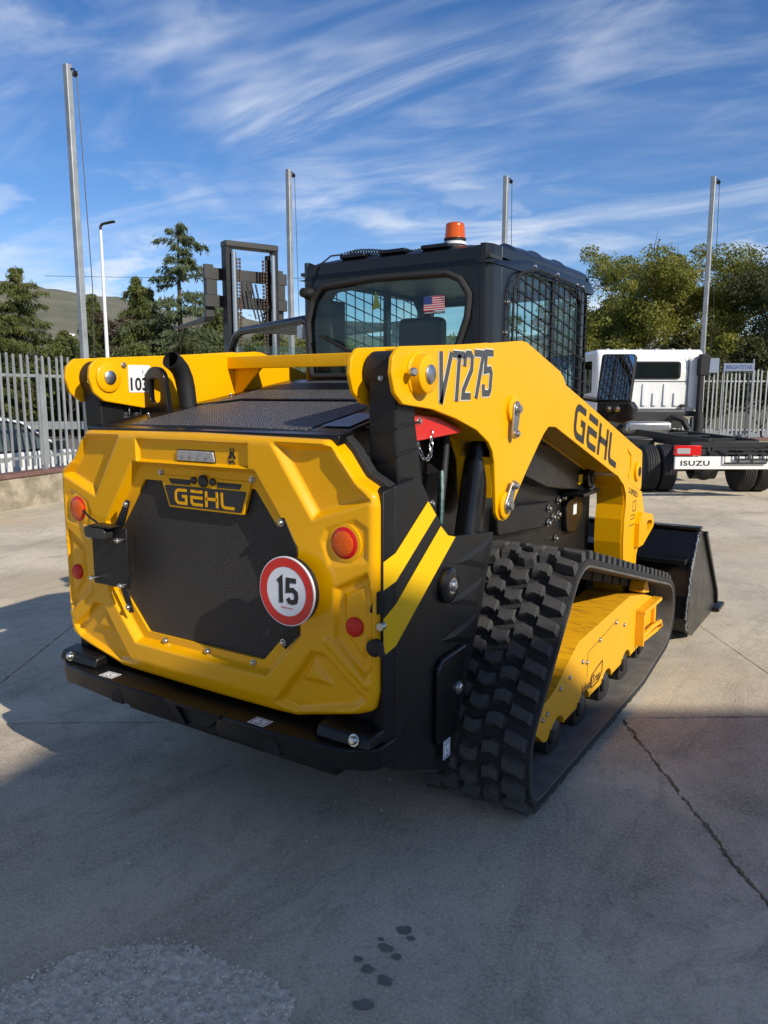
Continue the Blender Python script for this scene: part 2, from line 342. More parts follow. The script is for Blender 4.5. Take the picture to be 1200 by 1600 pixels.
# ---- lettering
def stroke_poly(path, w):
    P = []
    for p in path:
        if not P or (Vector(p)-P[-1]).length > 1e-4: P.append(Vector(p))
    L, R_ = [], []
    for i in range(len(P)):
        d0 = (P[i]-P[i-1]).normalized() if i else (P[1]-P[0]).normalized()
        d1 = (P[i+1]-P[i]).normalized() if i < len(P)-1 else d0
        n0, n1 = Vector((-d0.y, d0.x)), Vector((-d1.y, d1.x)); n = (n0+n1)
        n = n.normalized() if n.length > 1e-6 else n0
        k = min(1.0/max(0.35, n.dot(n0)), 2.2)
        L.append(P[i]+n*(w*k/2)); R_.append(P[i]-n*(w*k/2))
    return L, R_
def strokes_mesh(b, strokes, w, O, U, V, thick):
    O, U, V = Vector(O), Vector(U), Vector(V); Nn = U.cross(V).normalized()
    for st in strokes:
        L, R_ = stroke_poly(st, w); n = len(L)
        f3 = lambda p, t: tuple(O+U*p.x+V*p.y+Nn*t)
        for i in range(n-1):
            q = [L[i], R_[i], R_[i+1], L[i+1]]
            b.add([f3(p, 0) for p in q]+[f3(p, thick) for p in q], [(0, 3, 2, 1), (4, 5, 6, 7), (0, 1, 5, 4), (1, 2, 6, 5), (2, 3, 7, 6), (3, 0, 4, 7)])
def arc(cx_, cy_, r, a0, a1, n=6): return [(cx_+r*math.cos(rad(a0+(a1-a0)*i/n)), cy_+r*math.sin(rad(a0+(a1-a0)*i/n))) for i in range(n+1)]
def text_mesh(s, offs=0.0, spacing=1.0):
    cu = bpy.data.curves.new('txt', 'FONT'); cu.body = s; cu.size = 1; cu.offset = offs; cu.resolution_u = 4; cu.space_character = spacing; cu.fill_mode = 'FRONT'
    o = bpy.data.objects.new('txt', cu); COL.objects.link(o)
    dg = bpy.context.evaluated_depsgraph_get(); me = bpy.data.meshes.new_from_object(o.evaluated_get(dg))
    vs = [tuple(v.co) for v in me.vertices]; fs = [tuple(p.vertices) for p in me.polygons]
    bpy.data.objects.remove(o); bpy.data.curves.remove(cu); bpy.data.meshes.remove(me)
    return vs, fs
def text_on(name, s, O, U, V, m, parent, offs=0.02, lift=0.0, spacing=1.0, shear=0.0):
    """flat print: text bounding box mapped on O..O+U, O..O+V"""
    vs, fs = text_mesh(s, offs, spacing)
    xs = [v[0] for v in vs]; ys = [v[1] for v in vs]; x0, x1, y0, y1 = min(xs), max(xs), min(ys), max(ys)
    O, U, V = Vector(O), Vector(U), Vector(V); Nn = U.cross(V).normalized()
    b = B(); b.add([tuple(O+U*((v[0]-x0)/(x1-x0)+shear*(v[1]-y0)/(y1-y0))+V*((v[1]-y0)/(y1-y0))+Nn*lift) for v in vs], fs)
    me = bpy.data.meshes.new(name); me.from_pydata(b.v, [], b.f)
    return finish(name, me, m, parent, smooth=0)
GEHL = {  # unit letters, stroke centre lines
 'G': [[(0.92, 0.92)]+[(0.35, 0.92)]+arc(0.35, 0.65, 0.27, 90, 180)+arc(0.35, 0.35, 0.27, 180, 270)+[(0.62, 0.08), (0.86, 0.08), (0.86, 0.53), (0.56, 0.53)]],
 'E': [[(0.10, 0.92), (0.95, 0.92)], [(0.95, 0.53), (0.14, 0.53), (0.14, 0.30)]+arc(0.32, 0.26, 0.18, 180, 270, 4)+[(0.95, 0.08)]],
 'H': [[(0.10, 1.0), (0.10, 0.0)], [(0.10, 0.52), (0.88, 0.52)], [(0.88, 1.0), (0.88, 0.0)]],
 'L': [[(0.10, 1.0), (0.10, 0.30)]+arc(0.32, 0.30, 0.22, 180, 270, 4)+[(0.95, 0.08)]],
}
def gehl(name, O, U, V, m, parent, w=0.17, thick=0.001):
    O, U, V = Vector(O), Vector(U), Vector(V); b = B(); asp = U.length*0.24/V.length; Un = U.normalized()*V.length
    for i, ch in enumerate('GEHL'):
        strokes_mesh(b, [[(p[0]*0.93*asp, p[1]) for p in st] for st in GEHL[ch]], w, O+U*(0.253*i), Un, V, thick)
    # stroke width is given in letter units: keep V as reference
    return b.build(name, m, parent, smooth=0)
def bolt_mesh(name, r, h, m='chrome'):
    b = B(); b.lathe((0, 0, 0), (0, 0, 1), [(0, r*1.45), (h*0.25, r*1.45), (h*0.27, r), (h*0.7, r), (h*0.95, r*0.75), (h, r*0.35)], 10)
    me = bpy.data.meshes.new(name); me.from_pydata(b.v, [], b.f); me.materials.append(M[m]); me.polygons.foreach_set('use_smooth', [True]*len(me.polygons)); me.set_sharp_from_angle(angle=rad(40))
    return me
BOLT = bolt_mesh('bolt', 0.0085, 0.010); BOLT_S = bolt_mesh('bolt', 0.006, 0.007); BOLT_L = bolt_mesh('bolt', 0.013, 0.018)
def bolt(parent, pos, axis, me=None):
    q = Vector(axis).to_track_quat('Z', 'Y').to_matrix().to_4x4(); q.translation = Vector(pos)
    return inst('bolt', me or BOLT, parent, q)
# ================================================================== SETTING
b = B(); b.add([(-6000, -6000, -0.36), (6000, -6000, -0.36), (6000, 6000, -0.36), (-6000, 6000, -0.36)], [(0, 1, 2, 3)])
tag(b.build('ground', 'soil', smooth=0), kind='structure')

# ---- unseen block added right of the camera, its plan shaped to throw the foreground shade
wk = thing('shade_caster', 'unseen block added beside the yard to throw the foreground shade', 'shade caster', (9.6, -3.0, 0))
M['render'] = mat('caster_side', (0.66, 0.60, 0.50), 0.9, var=0.15, vscale=1.2, bump=0.3, bscale=40)
M['caster_cap'] = mat('caster_top', (0.20, 0.20, 0.20), 0.7, var=0.2, vscale=3)
HW = 7.0; lx, ly = 9.6, -3.0
gout = [(4.2, 3.75), (1.56, 1.90), (.93, 1.53), (-.10, .74), (-.30, .66), (-.50, .50), (-.68, .24), (-.84, 0), (-.97, -.145), (-1.06, -.30), (-.99, -.56), (-.95, -1.95), (2.6, -2.0), (4.2, 1.0)]
plan = [(x+1.54*HW-lx, y-.37*HW-ly) for x, y in gout]  # block plan is the wanted ground shade shifted back towards the sun
b = B(); b.prism(plan, 2, 0, HW-.09); b.build('wall', 'render', wk, smooth=20)  # side faces of the added block
b = B(); b.prism(plan, 2, HW-.09, HW); b.build('roof', 'caster_cap', wk, smooth=20)  # top of the added block

# ---- concrete yard: slabs with open joints over a gravel bed
def clip(poly, edges):
    for (px, py, nx, ny) in edges:
        out = []
        for i in range(len(poly)):
            p, q = poly[i-1], poly[i]; dp = (p[0]-px)*nx+(p[1]-py)*ny; dq = (q[0]-px)*nx+(q[1]-py)*ny
            if (dp >= 0) != (dq >= 0):
                t = dp/(dp-dq); out.append((p[0]+(q[0]-p[0])*t, p[1]+(q[1]-p[1])*t))
            if dq >= 0: out.append(q)
        poly = out
        if not poly: return []
    return poly
LD = Vector((-0.228, 0.9737)); LP = Vector((-7.74, 3.47))     # left boundary line
RD = Vector((0.82, 0.572)); RP = Vector((-9.95, 11.95))        # far boundary line
tC = ((RP-LP).x*RD.y-(RP-LP).y*RD.x)/(LD.x*RD.y-LD.y*RD.x); CORNER = LP+LD*tC
YE = [(LP.x, LP.y, LD.y, -LD.x), (RP.x, RP.y, RD.y, -RD.x), (0, -14, 0, 1), (14, 0, -1, 0)]
yard_poly = clip([(-40, -40), (40, -40), (40, 60), (-40, 60)], YE)
b = B(); b.prism(yard_poly, 2, -0.40, -0.022); yard = tag(b.build('yard', 'gravel_fill', smooth=0), kind='structure')
E1 = Vector((0.826, 0.563)); E2 = Vector((0.563, -0.826)); O2 = Vector((0.97, 1.40))
rows = [(-16, -12), (-12, -8), (-8, -4.0), (-4.0, 0), (0, 4.1), (4.1, 8.2), (8.2, 12.5)]
starts = {-16: 1.0, -12: -1.4, -8: 0.6, -4.0: -3.19, 0: 0.0, 4.1: 1.7, 8.2: 0.4}
def jag(p, q, seg, amp, key):
    p, q = Vector(p), Vector(q); L_ = (q-p).length; n = max(1, int(L_/seg)); d = (q-p)/L_; nn = Vector((-d.y, d.x)); out = []
    for i in range(n):
        t = i/n; s = p+(q-p)*t; k = amp*(mnoise.noise(Vector((s.x*5.3, s.y*5.3, key)))*0.45+mnoise.noise(Vector((s.x*19, s.y*19, key+3)))*0.45+mnoise.noise(Vector((s.x*60, s.y*60, key+9)))*0.5) if 0 < i else 0
        out.append(tuple(s+nn*k))
    return out
ns = 0
for (b0, b1) in rows:
    a0 = starts[b0]-4.2*9
    for k in range(18):
        aa, ab = a0+4.2*k, a0+4.2*(k+1)
        g = [0.004]*4                                        # half gap: left(a0) right(a1) b0 b1
        near = b0 in (-4.0, 0, 4.1)
        jl = 0.007 if (b0 == 0 and abs(aa) < 0.01) else 0.004
        jr = 0.007 if (b0 == 0 and abs(ab) < 0.01) else 0.004
        j0 = 0.007 if b0 == 0 else 0.004; j1 = 0.007 if b1 == 0 else 0.004
        c4 = [(aa+jl, b0+j0), (ab-jr, b0+j0), (ab-jr, b1-j1), (aa+jl, b1-j1)]
        W4 = [tuple(O2+E1*p[0]+E2*p[1]) for p in c4]
        cl = clip(W4, YE)
        if len(cl) < 3: continue
        cx_, cy_ = sum(p[0] for p in cl)/len(cl), sum(p[1] for p in cl)/len(cl)
        if near and math.hypot(cx_-0.5, cy_-0.5) < 6.5:
            ring = []
            for i in range(len(cl)):
                p, q = cl[i], cl[(i+1) % len(cl)]
                big = (b0 == 0 and ((i == 3 and abs(aa) < 0.01) or (i == 1 and abs(ab) < 0.01)))
                ring += jag(p, q, 0.011, 0.026 if big else (0.013 if (b0 == 0 and i == 0) or (b1 == 0 and i == 2) else 0.005), 1.0 + i)
            cl = ring
        bb = B(); bb.prism(cl, 2, -0.06, -0.0005*(ns % 3)); bb.build('slab', 'concrete_near' if b0 >= 0 else 'concrete', yard, smooth=0); ns += 1
# loose grit inside the open crack and over the yard
def pebbles(name, n, fn, smin, smax, m, kind='stuff'):
    V_, F_ = [], []
    base = [(-1, -.8, 0), (.9, -1, 0), (1, .8, 0), (-.8, 1, 0), (-.5, -.4, 1), (.6, -.3, .9), (.4, .5, 1), (-.4, .4, .8)]
    fs = [(0, 1, 5, 4), (1, 2, 6, 5), (2, 3, 7, 6), (3, 0, 4, 7), (4, 5, 6, 7)]
    for i in range(n):
        x, y, z = fn(); s = random.uniform(smin, smax); a = random.uniform(0, 6.28); c, s2 = math.cos(a), math.sin(a); k = len(V_)
        for p in base:
            px, py = p[0]*s*random.uniform(.7, 1.2), p[1]*s*random.uniform(.6, 1.1)
            V_.append((x+px*c-py*s2, y+px*s2+py*c, z+p[2]*s*random.uniform(.7, 1.2)))
        F_ += [tuple(j+k for j in f) for f in fs]
    me = bpy.data.meshes.new(name); me.from_pydata(V_, [], F_); return me
def fcrack():
    t = random.random()**0.8*2.6; p = O2+E2*t+E1*random.gauss(0, 0.011); return p.x, p.y, -0.022
o = finish('grit', pebbles('grit', 1500, fcrack, 0.0025, 0.008, 'x'), 'concrete_rough', yard, smooth=0); o['kind'] = 'stuff'
def fyard():
    r = random.uniform(0.7, 9)**1.0; a = YAW+math.pi/2+random.uniform(-0.55, 0.55); return CAM_LOC.x+math.cos(a)*r, CAM_LOC.y+math.sin(a)*r, 0.0
o = finish('scattered_grit', pebbles('scattered_grit', 420, fyard, 0.0015, 0.0045, 'x'), 'concrete_rough', None, smooth=0)
tag(o, 'small loose stones scattered over the concrete yard', 'grit', kind='stuff')
M['aggregate'] = mat('aggregate_stone', (0.95, 0.82, 0.63), 0.85, vscale=45, col2=(0.45, 0.37, 0.27), bump=0.4, bscale=200)
# broken patch in the foreground: rough top of exposed aggregate
pp = [(-0.25, -1.55), (0.02, -1.26), (0.104, -1.197), (0.136, -1.109), (0.16, -1.008), (0.24, -0.915), (0.314, -0.847), (0.421, -0.802), (0.50, -0.81), (0.567, -0.80), (0.66, -0.785), (0.757, -0.798), (0.80, -0.85), (0.83, -0.95), (0.9, -1.3), (0.4, -1.7)]
ring = []
for i in range(len(pp)): ring += jag(pp[i], pp[(i+1) % len(pp)], 0.008, 0.040, 5.0)
bm = bmesh.new(); vs = [bm.verts.new((p[0], p[1], 0.0045)) for p in ring]; bm.faces.new(vs)
bmesh.ops.triangulate(bm, faces=bm.faces)
for _ in range(7): 
    es = [e for e in bm.edges if e.calc_length() > 0.014]
    if not es: break
    bmesh.ops.subdivide_edges(bm, edges=es, cuts=1)
    bmesh.ops.triangulate(bm, faces=bm.faces)
for v in bm.verts:
    if not v.is_boundary: v.co.z = 0.0045+0.003*max(0, 0.5+mnoise.noise(v.co*26))+0.0028*mnoise.noise(v.co*80)
    else: v.co.z = 0.001
me = bpy.data.meshes.new('broken_patch'); bm.to_mesh(me); bm.free(); M['patch'] = mat('exposed_aggregate', (0.95, 0.80, 0.60), 0.9, vscale=48, col2=(0.40, 0.325, 0.235), bump=0.4, bscale=210); bp_ = finish('broken_patch', me, 'patch', yard, smooth=0)
def fpatch():
    while True:
        x, y = random.uniform(0.0, 0.85), random.uniform(-1.5, -0.79); c_ = False
        for i in range(len(pp)):
            (xa, ya), (xb, yb_) = pp[i-1], pp[i]
            if (ya > y) != (yb_ > y) and x < xa+(y-ya)/(yb_-ya)*(xb-xa): c_ = not c_
        if c_: return x, y, 0.008
o = finish('aggregate', pebbles('aggregate', 2200, fpatch, 0.0012, 0.0042, 'x'), 'aggregate', yard, smooth=0); o['kind'] = 'stuff'
# wet marks
wets = [(0.877, -0.433, .035, .018), (0.87, -0.522, .032, .018), (0.915, -0.535, .02, .012), (0.873, -0.616, .030, .016), (0.932, -0.627, .036, .018), (0.932, -0.722, .034, .020), (0.91, -0.45, .018, .009), (0.84, -0.50, .014, .008), (0.83, -.60, .02, .012)]
wet = B()
for k, (x, y, r1, r2) in enumerate(wets):
    pts = []
    for i in range(22):
        a = 2*math.pi*i/22; q = (1+0.55*mnoise.noise(Vector((math.cos(a)*1.1, math.sin(a)*1.1, k*7.1)))+.22*mnoise.noise(Vector((math.cos(a)*5, math.sin(a)*5, k*3.1))))*.72
        r1, r2 = r1, r2
        pts.append((x+(math.cos(a)*r1*q*0.85-math.sin(a)*r2*q*.5), y+(math.sin(a)*r2*q*1.2+math.cos(a)*r1*q*0.3), 0.003))
    wet.add(pts, [tuple(range(22))])
wet.build('wet_mark', 'wet', yard, smooth=0)

# ---- boundary walls with coping bricks, steel fences
def wall_run(P0, D, L_, label, cop=True):
    t = thing('boundary_wall', label, 'wall', (P0.x, P0.y, 0), math.atan2(D.y, D.x))
    bw = B(); bw.box(0, L_, 0.0, 0.22, -0.36, 0.42); bw.build('wall_body', 'wall', t, bevel=0.008)
    n = int(L_/0.52)
    for k in range(n):
        q = B(); x = k*L_/n; dz = random.uniform(-.006, .006)
        q.box(x+0.005, x+L_/n-0.005, -0.025+random.uniform(-.006, .006), 0.245, 0.42, 0.475+dz); q.build('coping_brick', 'coping', t, bevel=0.006)
    return t
def fence_run(P0, D, L_, label, ph, posts, z0=0.52, pitch=0.128, w=0.021):
    t = thing('steel_fence', label, 'fence', (P0.x, P0.y, 0), math.atan2(D.y, D.x))
    pal = B()
    pal.add([(-w, -.004, z0+.02), (w, -.004, z0+.02), (w, -.004, ph-.03), (0.010, -.004, ph), (-0.010, -.004, ph), (-w, -.004, ph-.03),
             (-w, .014, z0+.02), (w, .014, z0+.02), (w, .014, ph-.03), (0.010, .014, ph), (-0.010, .014, ph), (-w, .014, ph-.03)],
            [(0, 1, 2, 3, 4, 5), (11, 10, 9, 8, 7, 6), (0, 6, 7, 1), (1, 7, 8, 2), (2, 8, 9, 3), (3, 9, 10, 4), (4, 10, 11, 5), (5, 11, 6, 0)])
    me = bpy.data.meshes.new('pale'); me.from_pydata(pal.v, [], pal.f); me.materials.append(M['galv'])
    n = int(L_/pitch)
    for k in range(n):
        x = (k+0.5)*pitch
        inst('pale', me, t, Matrix.Translation((x, 0.10, random.uniform(-.018, .018))) @ Matrix.Rotation(random.uniform(-.009, .009), 4, 'Y') @ Matrix.Rotation(random.uniform(-.25, .25), 4, 'Z'))
    for z in (z0+0.14, ph-0.28):
        q = B(); q.box(0, L_, 0.116, 0.15, z-0.02, z+0.02); q.build('rail', 'galv', t)
    for x in posts:
        q = B(); q.box(x-0.035, x+0.035, 0.075, 0.145, 0.35, ph-0.27); q.build('post', 'galv', t)
    return t
LS = -1.6; LL = tC-LS
wall_run(LP+LD*LS, LD, LL, 'low rubble wall with red brick coping at the left of the yard')
fence_run(LP+LD*LS, LD, LL, 'galvanised palisade fence on the low wall at the left', 2.06, [0.35, 2.55, 4.75, 6.95, 9.2], w=0.018)
RL = 17.5
wall_run(CORNER+RD*0.25, RD, RL, 'low rubble wall under the fence behind the white truck')
fence_run(CORNER+RD*0.25, RD, RL, 'galvanised palisade fence behind the white truck', 2.10, [0.2, 2.4, 4.6, 6.8, 9.0, 11.2, 13.4, 15.6], pitch=0.108, w=0.017)

def pole(name, x, y, h, lean, label, rope=True):
    t = thing(name, label, 'pole', (x, y, 0))
    q = B(); s = 0.046 if y < 8 else 0.052
    q.add([(-s, -s, 0), (s, -s, 0), (s, s, 0), (-s, s, 0)]+[(lean[0]*h+a, lean[1]*h+c, h) for a, c in ((-s, -s), (s, -s), (s, s), (-s, s))],
          [(0, 3, 2, 1), (4, 5, 6, 7), (0, 1, 5, 4), (1, 2, 6, 5), (2, 3, 7, 6), (3, 0, 4, 7)])
    q.build('shaft', 'galv', t, bevel=0.012)
    q = B(); q.lathe((lean[0]*h+0.10, lean[1]*h+0.05, h-0.13), (0, 1, 0), [(-.02, .02), (-.015, .045), (0, .035), (.015, .045), (.02, .02)], 12)
    q.tube([(lean[0]*h, lean[1]*h, h-0.05), (lean[0]*h+0.09, lean[1]*h+0.045, h-0.07), (lean[0]*h+0.10, lean[1]*h+0.05, h-0.13)], 0.012, 6); q.build('pulley', 'black_satin', t)
    if rope:
        q = B(); pts = [(lean[0]*h+0.12, lean[1]*h+0.06, h-0.14), (0.17+lean[0]*h*.5, .08, h*0.5), (0.10, 0.05, 1.2)]; q.tube(pts, 0.007, 5); q.build('rope', 'fkgrey', t)
    return t
pole('flag_pole', -8.13, 5.18, 6.1, (-0.004, 0.0), 'tall bare galvanised pole by the left fence, nearest of the four poles')
pole('flag_pole', -9.72, 11.85, 6.45, (0, 0), 'thin galvanised pole rising behind the grey forklift mast')
pole('flag_pole', -5.90, 14.95, 6.45, (0.004, 0), 'galvanised pole rising behind the loader cab roof')
pole('flag_pole', -1.92, 17.6, 6.45, (0.002, 0.0), 'galvanised pole with slack rope standing behind the white truck')

# street lamp beyond the fence
sl = thing('street_lamp', 'white street lamp with flat dark head beyond the left fence', 'lamp post', (-23.28, 17.22, -0.36))
q = B(); q.tube([(0, 0, 0), (0, 0, 4), (0, 0, 7.9)], [0.085, 0.07, 0.05], 12); q.build('mast', 'white', sl)
q = B(); q.tube([(0, 0, 7.9), (0, 0, 8.02), (0.06, 0.03, 8.10)], 0.05, 10); q.build('bracket', 'fkgrey', sl)
Ml = Matrix.Translation((0.26, 0.14, 8.15)) @ Matrix.Rotation(0.5, 4, 'Z') @ Matrix.Rotation(-0.18, 4, 'Y') @ Matrix.Scale(0.72, 4)
q = B(); q.prism(fillet([(-.36, -.07), (-.1, -.14), (.36, -.13), (.40, 0), (.36, .13), (-.1, .14), (-.36, .07)], .04), 2, -0.04, 0.05, Ml); q.build('lamp_head', 'fkgrey', sl, bevel=0.02)

# overhead cable
q = B(); q.tube([(-150+3.0*i, 100+1.55*i, 24.5+0.0022*(i-26)**2) for i in range(0, 60)], 0.05, 5)
tag(q.build('overhead_cable', 'fkgrey'), 'thin overhead cable crossing the sky above the hill', 'cable')

# road and guard rail beyond the left fence
FH = Vector((-0.5455, 0.838)); RT = Vector((0.838, 0.5455)); C2 = Vector((CAM_LOC.x, CAM_LOC.y))
def at(lat, dep): return C2+FH*dep+RT*lat
pts = [at(-40, 16), at(-14, 16.5), at(30, 22), at(30, 34), at(-14, 34.5), at(-40, 31)]
b = B(); b.add([(p.x, p.y, -0.352) for p in pts], [(0, 1, 2, 3, 4, 5)]); tag(b.build('road', 'asphalt', smooth=0), kind='structure')
def guardrail(P0, P1, label):
    d = (P1-P0); L_ = d.length; d = d/L_; t = thing('guard_rail', label, 'guard rail', (P0.x, P0.y, -0.36), math.atan2(d.y, d.x))
    prof = [(0, .42), (.04, .46), (.04, .52), (0, .56), (.0, .60), (.04, .64), (.04, .70), (0, .74), (-.006, .74), (-.006, .42)]
    q = B(); q.prism(prof, 0, 0, L_); q.build('beam', 'galv', t)
    for k in range(int(L_/3)+1):
        q = B(); q.box(k*3-.05, k*3+.05, .05, .13, 0, .70); q.build('post', 'galv', t)
guardrail(at(-36, 30), at(-4, 33), 'weathered steel guard rail along the road beyond the left fence')
guardrail(at(2, 25), at(22, 24), 'weathered steel guard rail beyond the fence behind the white truck')
# signs on the right fence
sg = thing('name_sign', 'small grey panel with blue BRIGHTSTAR lettering on the far fence', 'sign', (0, 0, 0))
sp = CORNER+RD*10.05; sx_, sy_ = sp.x+0.05, sp.y-0.02
def fr(t, n, z): return (CORNER.x+RD.x*t+RD.y*n, CORNER.y+RD.y*t-RD.x*n, z)
t0 = 10.12; t1 = 10.86
q = B(); q.add([fr(t0, -.02, 2.06), fr(t1, -.02, 2.06), fr(t1, -.02, 2.24), fr(t0, -.02, 2.24), fr(t0, -.05, 2.06), fr(t1, -.05, 2.06), fr(t1, -.05, 2.24), fr(t0, -.05, 2.24)],
               [(0, 1, 2, 3), (7, 6, 5, 4), (0, 4, 5, 1), (1, 5, 6, 2), (2, 6, 7, 3), (3, 7, 4, 0)]); q.build('panel', 'signblue', sg)
text_on('lettering', 'BRIGHTSTAR', fr(t0+.05, -.016, 2.10), Vector((RD.x, RD.y, 0))*0.64, (0, 0, 0.10), 'blue', sg, offs=0.02)
q = B(); q.add([fr(t0-.55, -.02, 2.02), fr(t0-.12, -.02, 2.02), fr(t0-.12, -.02, 2.36), fr(t0-.55, -.02, 2.36), fr(t0-.55, -.05, 2.02), fr(t0-.12, -.05, 2.02), fr(t0-.12, -.05, 2.36), fr(t0-.55, -.05, 2.36)],
               [(0, 1, 2, 3), (7, 6, 5, 4), (0, 4, 5, 1), (1, 5, 6, 2), (2, 6, 7, 3), (3, 7, 4, 0)]); q.build('side_panel', 'signblue', sg)
q = B(); q.tube([fr(t0+.02, -.04, 0.3), fr(t0+.02, -.04, 2.25)], 0.02, 8); q.build('post', 'galv', sg)
q = B(); q.tube([fr(t1-.02, -.04, 0.3), fr(t1-.02, -.04, 2.34)], 0.02, 8); q.build('post', 'galv', sg)

# ---- hill with scattered houses
M['hillm'] = mat('hill_scrub', (0.10, 0.115, 0.068), 0.95, vscale=0.018, col2=(0.19, 0.165, 0.115), stretch=(1, 1, 3))
nx, ny = 90, 26; V_, F_ = [], []
for j in range(ny):
    for i in range(nx):
        a = -1.05+2.1*i/(nx-1); dep = 900+1900*j/(ny-1); x, y = math.sin(a)*dep*1.15, dep
        lat = math.tan(a)
        prof = 0.5+0.5*math.sin(1.1*lat*1.6-0.9)*-1
        hgt = float(np.interp(lat, [-1.2, -.6, -.5, -.42, -.315, -.26, -.16, 0, .3, 1.5], [380, 350, 330, 300, 275, 250, 205, 165, 150, 140]))
        e = max(0, min(1, (dep-900)/1500)); e = e*e*(3-2*e)
        z = hgt*e*(1+0.14*mnoise.noise(Vector((x*.0012, y*.0012, 3)))+0.12*mnoise.noise(Vector((x*.004, y*.004, 9))))+18*e*mnoise.noise(Vector((x*.012, y*.012, 1)))
        p = C2+FH*y+RT*x; V_.append((p.x, p.y, z-3))
for j in range(ny-1):
    for i in range(nx-1): F_.append((j*nx+i, j*nx+i+1, (j+1)*nx+i+1, (j+1)*nx+i))
me = bpy.data.meshes.new('hills'); me.from_pydata(V_, [], F_); hills = tag(finish('hills', me, 'hillm', smooth=60), kind='structure')
dg = bpy.context.evaluated_depsgraph_get()
from mathutils.bvhtree import BVHTree
bvh = BVHTree.FromObject(hills, dg)
for k in range(9):
    lat, dep = random.uniform(-690, -600)*1.0, random.uniform(1460, 1560)
    p = C2+FH*dep+RT*lat; h = bvh.ray_cast(Vector((p.x, p.y, 2000)), Vector((0, 0, -1)))
    zb = (h[0].z if h[0] else 60)-2
    q = B(); s = random.uniform(2.2, 3.6); hh = random.uniform(2.5, 4)
    q.add([(-s, -s*.7, 0), (s, -s*.7, 0), (s, s*.7, 0), (-s, s*.7, 0), (-s, -s*.7, hh), (s, -s*.7, hh), (s, s*.7, hh), (-s, s*.7, hh), (-s, 0, hh+1.2), (s, 0, hh+1.2)],
          [(0, 1, 5, 4), (1, 2, 6, 9, 5), (2, 3, 7, 6), (3, 0, 4, 8, 7), (4, 5, 9, 8), (6, 7, 8, 9)])
    o = q.build('far_house', 'white', smooth=0); o.location = (p.x, p.y, zb); o.rotation_euler.z = random.uniform(0, 1.5)
    tag(o, 'tiny white house in the row on the distant hillside', 'house', 'white houses on the hillside')

# ================================================================== TREES
def leaf_mesh(name, C_, Nrm, sizes, aspect=0.55, droop=None):
    n = len(C_); U_ = np.random.normal(size=(n, 3))
    if droop is not None: U_ = droop+0.45*U_
    U_ /= np.linalg.norm(U_, axis=1)[:, None]
    Wv = np.cross(U_, np.random.normal(size=(n, 3))); Wv /= np.linalg.norm(Wv, axis=1)[:, None]
    a = U_*sizes[:, None]; c = Wv*(sizes*aspect)[:, None]
    V_ = np.empty((n, 4, 3)); V_[:, 0] = C_-a*.5; V_[:, 1] = C_+c*.5; V_[:, 2] = C_+a*.5; V_[:, 3] = C_-c*.5
    me = bpy.data.meshes.new(name); me.vertices.add(n*4); me.vertices.foreach_set('co', V_.reshape(-1))
    me.loops.add(n*4); me.loops.foreach_set('vertex_index', np.arange(n*4, dtype=np.int32))
    me.polygons.add(n); me.polygons.foreach_set('loop_start', np.arange(0, n*4, 4, dtype=np.int32)); me.polygons.foreach_set('loop_total', np.full(n, 4, dtype=np.int32))
    me.update(); me.validate(); return me
